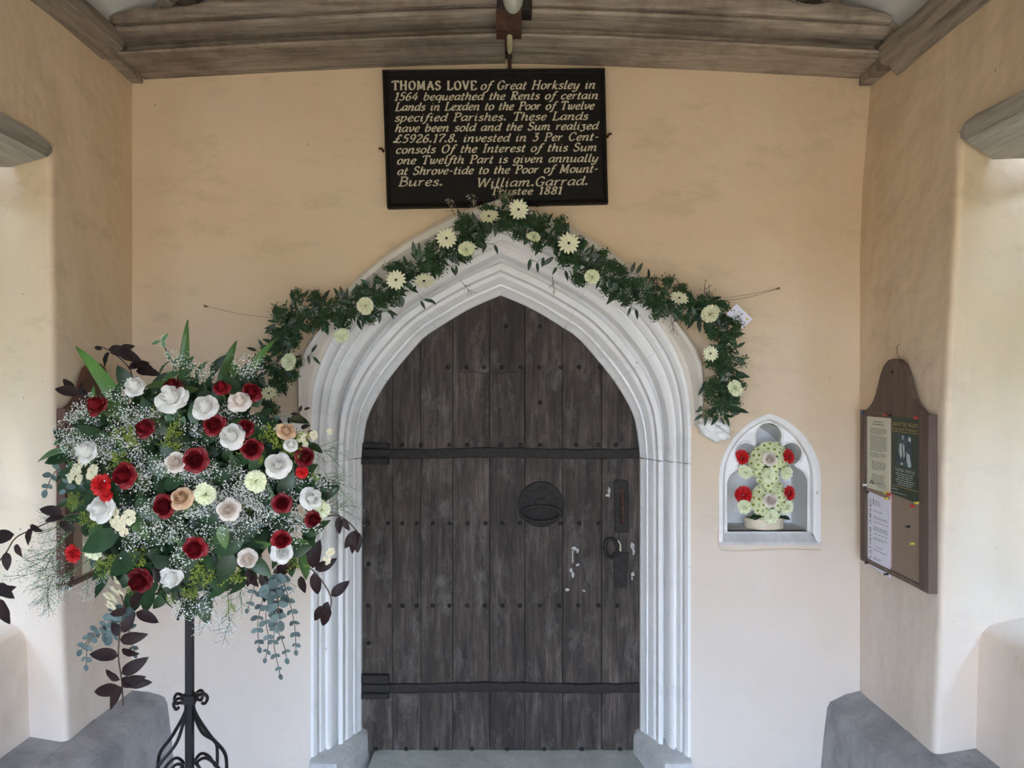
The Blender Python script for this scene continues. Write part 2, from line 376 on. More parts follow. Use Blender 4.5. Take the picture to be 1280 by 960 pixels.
# low overhangs and hedge-like screens, unseen, added outside the windows to cut sky light
for s_, xe, hx in ((-1, XL, -3.6), (1, XR2, 3.5)):
    mb = MB(); mb.box((min(xe+s_*.5, xe+s_*1.1), -4.9, 2.34), (max(xe+s_*.5, xe+s_*1.1), .2, 2.46)); struct('eaves_light_blocker', mb, M['plate'], None, 0)
    bm = bmesh.new(); bmesh.ops.create_grid(bm, x_segments=60, y_segments=26, size=1); rr_ = random.Random(3)
    for v in bm.verts: v.co = Vector((hx+s_*(.5*(v.co.y > .9))+rr_.uniform(-.08, .08), v.co.x*3.5-2.0, (v.co.y*.5+.5)*3.1+rr_.uniform(-.06, .06)))
    me = bpy.data.meshes.new('hedge_light_blocker'); bm.to_mesh(me); bm.free(); me.materials.append(M['fern']); h = link('hedge_light_blocker', me); h['kind'] = 'stuff'
    h['label'] = ('left' if s_ < 0 else 'right')+' leafy screen added to block sky light outside the porch window'; h['category'] = 'light blocker'
# floor and the ground outside
mb = MB(); mb.box((XL-.5, -4.9, -.06), (XR+.6, .3, 0)); fl = struct('floor', mb, M['floor'], None, 0)
for i in range(8):
    for j in range(4):
        x0 = -1.4+j*.71+(.2 if i % 2 else 0); mb = MB(); mb.box((x0, -4.4+i*.5, 0), (min(x0+.70, 1.28), -4.4+i*.5+.49, .012+.002*((i*j) % 3)))
        part('flagstone', mb, M['floor'], fl, smooth=0)
mb = MB(); mb.box((-60, -60, -.2), (60, 60, -.065)); g = struct('ground', mb, M['ground'], None, 0)

# ---------------------------------------------------------------- roof: sloping plaster ceiling, plates, rafters, tie beam
mb = MB(); xc = -.06; k = .85
for s, xe in ((-1, XL), (1, XR2)):
    x0 = xe+s*.1; z0 = 3.02-.0; zr = 4.35
    mb.add([(x0, .3, z0), (x0, -4.9, z0), (xc, -4.9, zr), (xc, .3, zr), (x0, .3, z0+.12), (x0, -4.9, z0+.12), (xc, -4.9, zr+.12), (xc, .3, zr+.12)],
           [(0, 1, 2, 3), (4, 5, 6, 7), (0, 1, 5, 4), (1, 2, 6, 5), (2, 3, 7, 6), (3, 0, 4, 7)])
ceil = struct('ceiling', mb, M['white_plaster'], None, 0)
for s, xe in ((-1, XL), (1, XR2)):
    for y in (-.16, -.72, -1.4, -2.1, -2.8, -3.5, -4.2):
        x0 = xe+s*.02; z0 = 3.06; dx = xc-x0; dz = 4.30-z0; L = sqrt(dx*dx+dz*dz); nx, nz = -dz/L*(1 if dx > 0 else -1), -abs(dx)/L
        nx = abs(dz)/L*(1 if s < 0 else -1)
        if y < -.3 and y > -1: pass
        mb = MB(); mb.loft([[(px+nx*o*.0, y+dy, pz+nz*o) for dy, o in ((-.05, 0), (.05, 0), (.05, .07), (-.05, .07))] for px, pz in ((x0, z0-.0), (xc, 4.32))])
        part('rafter', mb, M['plate'], ceil, smooth=0, fix=True)
# wall plates with a moulded inner face
def plate(s, name, prof):
    mb = MB(); mb.loft([[(x, y, z+.004*sin(y*9)) for x, z in prof] for y in [-.24-.2*i for i in range(21)]])
    return struct(name, mb, M['plate'], None, 30, 'weathered grey oak wall plate along the top of the side wall')
plate(1, 'trim_1', [(1.56, 2.945), (1.495, 2.945), (1.475, 2.962), (1.462, 2.985), (1.445, 2.985), (1.425, 3.00), (1.42, 3.055), (1.56, 3.075)])
plate(-1, 'trim_2', [(-1.66, 3.01), (-1.583, 3.01), (-1.56, 3.02), (-1.545, 3.037), (-1.525, 3.037), (-1.505, 3.05), (-1.50, 3.10), (-1.66, 3.12)])
# tie beam: two cambered timbers with soffit, cove, roll and fascia
beam = link('trim_3', None); beam['kind'] = 'structure'; beam['label'] = 'cambered moulded oak tie beam across the top of the back wall'
def beam_prof(x):
    a = min(1, abs(x+.01)/1.5); e = 1-a**1.35
    zb = 3.018+.066*e; zf = 3.028+.072*e
    wob = .004*sin(x*7)+.003*sin(x*17+1)
    zt = 3.165+.16*(1-a)+.006*sin(x*21)+.004*sin(x*43)
    return [(-.002, zb), (-.06, zb+.004+wob*.5), (-.232, zf+.002), (-.240, zf+.008), (-.234, zf+.013), (-.175, zf+.020), (-.180, zf+.052), (-.278, zf+.056), (-.298, zf+.062), (-.306, zf+.072), (-.298, zf+.082),
            (-.272, zf+.085), (-.300+wob, zf+.094), (-.305+wob, zt-.012), (-.295, zt), (-.02, zt+.02), (-.002, zt+.02)]
for x0, x1, nm in ((-1.53, -.028, 'beam_half'), (.0, 1.44, 'beam_half')):
    mb = MB(); n = 30; mb.loft([[(x0+(x1-x0)*i/n, y, z) for y, z in beam_prof(x0+(x1-x0)*i/n)] for i in range(n+1)])
    part(nm, mb, M['beam'], beam, smooth=25, fix=True)
mb = MB(); mb.loft([[(x, -.29+.0, z) for x, z in ()] or [(x, -.285, 3.02), (x, -.005, 3.00), (x, -.005, 3.17), (x, -.285, 3.17)] for x in (-1.585, -1.575, -1.535)])
part('end_block', mb, M['beam'], beam, smooth=0, fix=True)
mb = MB(); mb.loft([[(x, -.285, 2.99), (x, -.005, 2.99), (x, -.005, 3.17), (x, -.285, 3.17)] for x in (1.443, 1.50)])
part('end_block', mb, M['beam'], beam, smooth=0, fix=True)
mb = MB(); mb.box((-.03, -.27, 3.10), (.0, -.01, 3.30)); part('joint_filler', mb, M['rust'], beam, smooth=0)
for u0, u1 in ((141, 158), (1090, 1107)):
    a, b = P(u0, 0, 3.2).x, P(u1, 0, 3.2).x
    mb = MB(); mb.box((a, -.22, 3.15), (b, -.10, 3.6)); part('post', mb, M['plate'], beam, smooth=0)
mb = MB(); mb.box((XL-.1, -.06, 3.10), (XR2+.1, -.001, 4.4)); g = part('gable_plaster', mb, M['white_plaster'], wall, smooth=0)

# ---------------------------------------------------------------- stone door surround
sur = link('trim_4', None); sur['kind'] = 'structure'; sur['label'] = 'white painted moulded stone arch around the oak door'
PROF = [(0, YI+.02), (0, .255), (.07, .235), (.115, .205), (.125, .222), (.16, .222), (.175, .20), (.19, .19), (.25, .165), (.31, .155), (.325, .135), (.335, .12), (.43, .112), (.455, .118), (.462, .165),
        (.475, .185), (.545, .178), (.555, .10), (.575, .082), (.62, .07), (.66, .065), (.70, .068), (.715, .082), (.74, .082), (.755, .055), (.80, .04), (.835, .036), (.845, .05), (.86, .05), (.872, .012), (.93, -.006), (1.0, -.008), (1.0, .03)]
def sweep(mb, pairs):
    rings = []
    for a, b in pairs:
        ring = []
        for t, y in PROF:
            # perspective-true blend between the inner and outer curves
            ring.append((a.x+(b.x-a.x)*t, y, a.y+(b.y-a.y)*t))
        rings.append(ring)
    mb.loft(rings, cap=False, close=False)
ZB = .19
for s in (-1, 1):
    a0, b0 = inn[s][0], out[s][0]
    mb = MB(); sweep(mb, [(Vector((a0.x, z)), Vector((b0.x, z))) for z in (ZB-.02, .5, .9, ZSI-.0025)])
    part('jamb', mb, M['stonepaint'], sur, smooth=22, fix=True)
    prs = [(a0, Vector((b0.x, ZSI)))]+list(zip(inn[s], out[s]))[1:]
    cuts = [0, 9, 17, NA-1]
    for i, j in zip(cuts, cuts[1:]):
        seg = list(prs[i:j+1]); e = .0012
        d0 = (seg[1][0]-seg[0][0]).normalized()*e
        seg[0] = (seg[0][0]+d0, seg[0][1]+d0)
        mb = MB(); sweep(mb, seg); part('arch_stone', mb, M['stonepaint'], sur, smooth=22, fix=True)
# hood mould
def off_curve(tab, y, s, n): return curve2(tab, y, s, n)
for s in (-1, 1):
    h_in = curve2([(237, 40), (237, 60)]+OUT[2:], 0, s, 22); h_out = curve2(HOOD, -.03, s, 22)
    mb = MB(); rings = []
    for i, (a, b) in enumerate(zip(h_in, h_out)):
        rings.append([(a.x+(b.x-a.x)*t, y, a.y+(b.y-a.y)*t) for t, y in ((-.05, .0), (.0, -.012), (.25, -.018), (.5, -.045), (.62, -.062), (.85, -.064), (1.0, -.05), (1.03, -.02), (1.03, .01))])
    mb.loft(rings, cap=True, close=False); part('hood_mould', mb, M['hood'], sur, smooth=30, fix=True)
    # carved, worn label stop
    c = P(UC+s*267, 536, CD-.05); bm = bmesh.new(); bmesh.ops.create_icosphere(bm, subdivisions=4, radius=1)
    for v in bm.verts:
        q = v.co.copy(); f = 1+.10*sin(q.x*5+1)*cos(q.z*6)+.07*sin(q.z*11+q.x*7)+.04*sin(q.x*17+q.z*13)
        dx = q.x*s
        if q.y < 0:
            f += .22*math.exp(-((dx-.05)**2+(q.z+.05)**2)/.03)-.16*math.exp(-((dx-.38)**2+(q.z-.2)**2)/.03)-.16*math.exp(-((dx+.28)**2+(q.z-.2)**2)/.03)-.12*math.exp(-((dx-.05)**2/.09+(q.z+.42)**2/.01))
        v.co = Vector((q.x*.066*f, q.y*.06*f, (q.z*.05+(-.012*dx))*f))+c
    me = bpy.data.meshes.new('label_stop'); bm.to_mesh(me); bm.free(); me.materials.append(M['stonepaint']); me.polygons.foreach_set('use_smooth', [True]*len(me.polygons))
    link('label_stop', me, sur)
    # base block
    fo = [(238, -.0), (240, -.05), (205, -.055), (186, .05), (172, .20), (167, .235), (165.5, .26), (165.5, .40), (238, .40)]
    fp = [(P(UC+s*u, 930, CD+y).x, y) for u, y in fo]
    def shrink(q, k): cx, cy = P(UC+s*225, 930, 3.5).x, .15; return (cx+(q[0]-cx)*k, cy+(q[1]-cy)*k)
    mb = MB(); mb.loft([[(q[0], q[1], z) for q in [shrink(f, kk) for f in fp]] for z, kk in ((-.03, 1.06), (.075, 1.05), (.095, 1.0), (.165, 1.0), (.188, .96), (.198, .86))])
    part('base_block', mb, M['base'], sur, smooth=40, fix=True)
mb = MB(); mb.loft([[(x, -.12, -.02), (x, -.14, .07), (x, -.115, .092), (x, .40, .099), (x, .40, -.02)] for x in (-.62, -.3, 0, .3, .58)])
part('threshold', mb, M['step'], sur, smooth=30, fix=True)

# ---------------------------------------------------------------- the oak door
door = link('door_1', None); door['kind'] = 'structure'; door['label'] = 'dark weathered oak plank door with iron straps and round ring plate'
YD = .285
def DX(u): return (u-640)*(CD+YD)/F
def DZ(v): return CZ-(v-480)*(CD+YD)/F
hin = sorted([(abs(p.x-DX(UC)), p.y) for p in curve2(IN, YD, 1, 40)])
def ztop(x): return lerp(hin, abs(x-DX(UC)))+.012
US = [447, 491, 526, 566, 612, 656, 703, 752, 800]; ZDB = DZ(942)
for i, (u0, u1) in enumerate(zip(US, US[1:])):
    x0, x1 = DX(u0)+.0008, DX(u1)-.0008
    xs = [x0+(x1-x0)*j/6 for j in range(7)]
    tops = [(x, min(ztop(x), 3)) for x in xs]
    if i == 0: tops = [(x, z) for x, z in tops]
    poly = [(x0, ZDB), *[(x, z) for x, z in tops], (x1, ZDB)]
    mb = MB(); mb.prism(poly, YD-.002*(i % 3), YD+.03, .002)
    part('plank', mb, M['door'], door, smooth=0, fix=True)
mb = MB(); mb.prism([(DX(440), ZDB), (DX(440), DZ(560)), (DX(500), DZ(430)), (DX(628), DZ(355)), (DX(750), DZ(430)), (DX(806), DZ(560)), (DX(806), ZDB)], YD+.031, YD+.07)
part('backing_boards', mb, M['door'], door, smooth=0, fix=True)
# repair patch
for a, b in ((575, 611.3), (612.2, 655)):
    mb = MB(); mb.prism([(DX(a), DZ(545)), (DX(a), DZ(466)), (DX(b), DZ(466)), (DX(b), DZ(545))], YD-.009, YD+.002, .002); part('patch_board', mb, M['door'], door, smooth=0, fix=True)
def strap(v, vl0, vl1, u0=450, u1=798):
    mb = MB(); n = 24; rings = []
    for i in range(n+1):
        u = u0+(u1-u0)*i/n; h = 6.5+.5*sin(i*1.9); vv = v+1.0*sin(i*.4)
        zc0, zc1 = DZ(vv-h), DZ(vv+h); x = DX(u)
        rings.append([(x, YD, zc1), (x, YD-.014, zc1+.004), (x, YD-.019-.002*sin(i*2.7), (zc0+zc1)/2), (x, YD-.014, zc0-.004), (x, YD, zc0)])
    mb.loft(rings, close=False); o = part('iron_strap', mb, M['iron'], door, smooth=40, fix=True)
    mb = MB()
    for q, (a, b) in enumerate(((vl0, v-7), (v-6, v+4), (v+5, vl1))):
        mb.prism([(DX(449), DZ(b)), (DX(449), DZ(a)), (DX(487+(q == 1)*4), DZ(a+.8)), (DX(487), DZ(b))], YD-.03+.006*(q % 2), YD, .004)
    part('hinge_end', mb, M['iron'], o, smooth=0, fix=True)
strap(566.5, 553, 580); strap(859, 841, 871)
# studs
sm = MB(); sm.lathe([(.0105, 0), (.0105, .003), (.008, .009), (.004, .0125), (.0004, .013)], 10, axis='Y'); sm = sm.mesh('stud', M['iron'], 50)
for v, us in ((459, [560, 583, 605, 627, 651, 674, 701, 724, 750]), (556, [503, 526, 562, 584, 627, 651, 675, 720, 748, 770]),
              (654, [460, 485, 503, 521, 541, 562, 584, 607, 628, 650, 700, 724, 748]), (757, [460, 487, 503, 521, 541, 562, 584, 606, 628, 650, 675, 699, 723, 748, 772]),
              (705, [461]), (804, [461]), (503, [675]), (408, [675, 632]), (936, [470, 508, 545, 590, 634, 680, 727, 775])):
    for u in us: link('stud', sm, door, Matrix.Translation((DX(u), YD-.001, DZ(v))))
# round plate with oval ring
c = (DX(676), YD, DZ(630)); mb = MB(); mb.lathe([(.104, -.001), (.104, .008), (.098, .013), (.085, .013), (.078, .017), (.03, .020), (.028, .032), (.012, .036), (.0005, .037)], 36, c, 'Y')
pl = part('ring_plate', mb, M['iron'], door, smooth=30, fix=True)
mb = MB(); mb.tube([(c[0]+.088*cos(a), YD-.034-.004*sin(a), c[2]-.040+.036*sin(a)) for a in [2*pi*i/32 for i in range(33)]], .0085, 8); part('ring_handle', mb, M['iron'], pl, smooth=60)
mb = MB()
for a in range(20, 170, 26):
    x, z = c[0]+.075*cos(radians(a)), c[2]+.075*sin(radians(a)); mb.lathe([(.010, .012), (.009, .021), (.001, .023)], 4, (x, YD, z), 'Y')
part('plate_boss', mb, M['iron'], pl, smooth=0, fix=True)
# lock plate, ring pull, key plate
mb = MB(); mb.prism([(DX(768), DZ(665)), (DX(767), DZ(602)), (DX(770), DZ(599)), (DX(783), DZ(600)), (DX(785), DZ(604)), (DX(786), DZ(665))], YD-.012, YD, .003); lp = part('lock_plate', mb, M['iron'], door, smooth=0, fix=True)
mb = MB(); mb.tube([(DX(777), YD-.012, DZ(615)), (DX(777), YD-.034, DZ(620)), (DX(777), YD-.036, DZ(645)), (DX(777), YD-.012, DZ(653))], .007, 8); part('pull_bar', mb, M['rust'], lp, smooth=60)
mb = MB(); mb.lathe([(.012, .0), (.011, .006), (.001, .007)], 12, (DX(776.5), YD-.011, DZ(612)), 'Y'); part('rivet', mb, M['rust'], lp, fix=True)
mb = MB(); q = (DX(763), DZ(684)); mb.tube([(q[0]+.030*cos(a)*1.0, YD-.022, q[1]+.043*sin(a)) for a in [2*pi*i/8 for i in range(9)]], .009, 6); part('octagonal_ring', mb, M['iron'], door, smooth=0)
mb = MB(); mb.tube([(q[0]+.032, YD-.02, q[1]+.035), (q[0]+.04, YD-.035, q[1]+.02), (q[0]+.04, YD-.035, q[1]-.01)], .0035, 6); part('latch_tongue', mb, M['letter'], door, smooth=60)
mb = MB(); mb.prism([(DX(768), DZ(735)), (DX(766), DZ(690)), (DX(786), DZ(690)), (DX(783), DZ(735))], YD-.006, YD, .002); part('worn_key_plate', mb, M['iron'], door, smooth=0, fix=True)
def splat(pts, name='paint_splash'):
    mb = MB(); r = random.Random(len(pts))
    for (u, v, ru, rv) in pts:
        mb.add([(DX(u), YD-.0052, DZ(v))]+[(DX(u+ru*cos(a)*r.uniform(.6, 1.2)), YD-.0035, DZ(v+rv*sin(a)*r.uniform(.6, 1.2))) for a in [2*pi*i/11 for i in range(11)]], [(0, i+1, (i+1) % 11+1) for i in range(11)])
    part(name, mb, M['splash'], door, smooth=0)
splat([(718, 686, 4, 2.5), (722, 688, 2, 3.5), (715.5, 694, 1.1, 8), (716, 701, 1.4, 4), (722, 706, 2.6, 2), (714, 713, 2.4, 3.5), (716, 718, 2, 5), (709, 737, 2.6, 2), (730, 738, 2, 2), (761, 613, 2, 4), (760, 619, 3, 2.5), (790, 682, 3, 4), (792, 689, 2, 5), (791, 717, 2.4, 3), (790, 723, 1.5, 3), (687, 618, 1.4, 1.4)])

# ---------------------------------------------------------------- trefoil niche
ni = link('trim_5', None); ni['kind'] = 'structure'; ni['label'] = 'white painted trefoil headed stone niche in the wall right of the door'
O1 = niche_arch(63.5, 83, -.006, bot=680); O2 = niche_arch(58.5, 77, -.010, bot=676, cx=962); O3 = niche_arch(54, 74, .03, bot=664, cx=960)
mb = MB(); n = len(O1)
def ring(o, y): return [(p[0], y, p[1]) for p in o]
mb.loft([ring(O1, .01), ring(O1, -.006), ring(O2, -.012), ring(niche_arch(56, 75.5, -.008, bot=668, cx=961), -.002), ring(niche_arch(54.8, 74.5, .0, bot=666, cx=960.5), .018), ring(O3, .03)], cap=False, close=False)
part('niche_frame', mb, M['stonepaint'], ni, smooth=30, fix=True)
def arc(cx, cy, r, a0, a1, n=10): return [(cx+r*cos(radians(a0+(a1-a0)*i/n)), cy-r*sin(radians(a0+(a1-a0)*i/n))) for i in range(n+1)]
op = [(907.5, 664), (907.5, 608)]+arc(928, 606, 20.5, 178, 112, 5)+[(921.5, 580)]+arc(932, 567, 14.5, 230, 42, 10)+[(944, 553)]+arc(960.5, 545, 17.5, 205, -25, 12)+[(977, 553)]+arc(988.5, 567, 14.5, 138, -50, 10)+[(993, 581)]
op += arc(990, 603, 20, 72, 2, 5)+[(1010, 610), (1010, 664)]
def o_at(y): return [XZ(u, v, y) for u, v in op]
mb = MB(); plate_out = niche_arch(54.5, 74.5, .03, bot=664, cx=960)
# plate = strip between pointed arch and cusped opening (arch points matched to the opening by arc length)
A = resample([Vector((p[0], p[1], 0)) for p in plate_out], 90); B = resample([Vector((p[0], p[1], 0)) for p in o_at(.03)], 260)
def near(a, lo): return min(range(lo, len(B)), key=lambda k: (B[k]-a).length)
out_loop = [(p.x, p.y) for p in A]; in_loop = [(p[0], p[1]) for p in o_at(.03)]
poly = out_loop+list(reversed(in_loop))
tri = tessellate_polygon([[Vector((p[0], p[1], 0)) for p in poly]]); mb.add([(p[0], .03, p[1]) for p in poly], tri)
e1 = o_at(.03); e2 = [(p[0], p[1]) for p in e1]
mb.loft([ring(e1, .03), ring(e1, .065)], cap=False, close=False)
part('cusped_tracery', mb, M['stonepaint'], ni, smooth=30)
# rounded bead along the cusped edge
mb = MB(); mb.tube([(p[0], .028, p[1]) for p in e1], .005, 6); part('tracery_bead', mb, M['stonepaint'], ni, smooth=60)
# recess
rec = niche_arch(51, 71, .066, bot=664, cx=959); recb = [(1.0615+(p[0]-1.0615)*.93, p[1]-.02*(p[1] > 1.5)) for p in rec]
mb = MB(); mb.loft([ring(rec, .064), ring(recb, .235)], cap=False, close=False); mb.add(ring(recb, .235), [tuple(range(len(recb)))])
rc_ = part('niche_recess', mb, M['stonepaint'], ni, smooth=30)
z1 = P(962, 664, CD+.03).z; z0 = P(962, 681, CD-.005).z
xa, xb = P(899, 680, CD).x, P(1026, 680, CD).x
mb = MB(); mb.loft([[(xa, -.006, z0), (xa, .0, z0), (xb, .0, z0), (xb, -.006, z0)], [(xa, -.008, z0+.012), (xa, .0, z0+.012), (xb, .0, z0+.012), (xb, -.008, z0+.012)], [(xa+.015, .028, z1), (xa+.015, .06, z1), (xb-.05, .06, z1), (xb-.05, .028, z1)]])
mb.box((xa+.012, .02, z1-.05), (xb-.03, .29, z1)); part('niche_sill', mb, M['bench'] if False else M['base'], ni, smooth=0, fix=True)
NSZ = z1

# ---------------------------------------------------------------- lintels over the side windows
def lintel(s, xw, ytip, yin, label):
    root = thing('timber_lintel', label, 'lintel', (xw+s*.1, -1.4, 2.52)); mb = MB(); rings = []
    ys = [0, .04, .1, .3, .6, .9, 1.2, 1.5, 1.7]
    for i, dy in enumerate(ys):
        wb = .006*sin(dy*11+s); y0 = ytip-dy; y1 = (yin if i == 0 else yin-dy)
        zt = 2.57+min(dy, .1)*.12+wb; zb = 2.52
        if i == 0: ring_ = [(xw-s*.006, y0, 2.545), (xw-s*.006, y0, 2.562), (xw+s*.20, y1, 2.565), (xw+s*.20, y1, 2.52)]
        else: ring_ = [(xw-s*.012, y0, zb+wb*.4), (xw-s*.012, y0, zt), (xw+s*.45, y1, zt), (xw+s*.45, y1, zb)]
        rings.append(ring_)
    mb.loft(rings); part('timber', mb, M['lintel'], root, smooth=0, fix=True)
lintel(1, XR, -.77, -.60, 'grey weathered oak lintel over the window opening at the right edge')
lintel(-1, XL, -.60, -.50, 'grey weathered oak lintel over the window opening at the left edge')

# ---------------------------------------------------------------- stone benches
def bench(s, label, xw, xf, z_back, z_front, xs, edge_y):
    root = thing('stone_bench', label, 'bench', (xw, -1.6, 0))
    mb = MB(); rings = []
    for y in (.0, -.05, -.2, -.45, -.7, -1.1, -1.6, -2.2, -3.0, -4.0):
        w1 = .004*sin(y*13); zb = z_back+w1*.5; r = [(xw+s*.02, y, -.02), (xw+s*.02, y, zb), (xw+(xf-xw)*.45, y, (zb+z_front)/2+.004), (xf+s*.03, y, z_front+.006), (xf+s*.008+w1, y, z_front-.004), (xf-s*.004+w1, y, z_front-.03), (xf-s*.02+w1, y, z_front-.16), (xf-s*.045, y, -.02)]
        rings.append(r)
    mb.loft(rings); part('seat', mb, M['bench'], root, smooth=35, fix=True)
    mb = MB(); mb.box((min(xw, xs+s*.03), -2.4, .3), (max(xw, xs+s*.03), edge_y+.2, z_back+.0)); part('seat_recess', mb, M['bench'], root, smooth=0)
bench(1, 'grey stone bench along the foot of the right wall', XR, 1.317, .477, .43, 1.62, -.6)
bench(-1, 'grey stone bench along the foot of the left wall, behind the flower stand', XL, -1.44, .477, .45, -1.74, -.5)
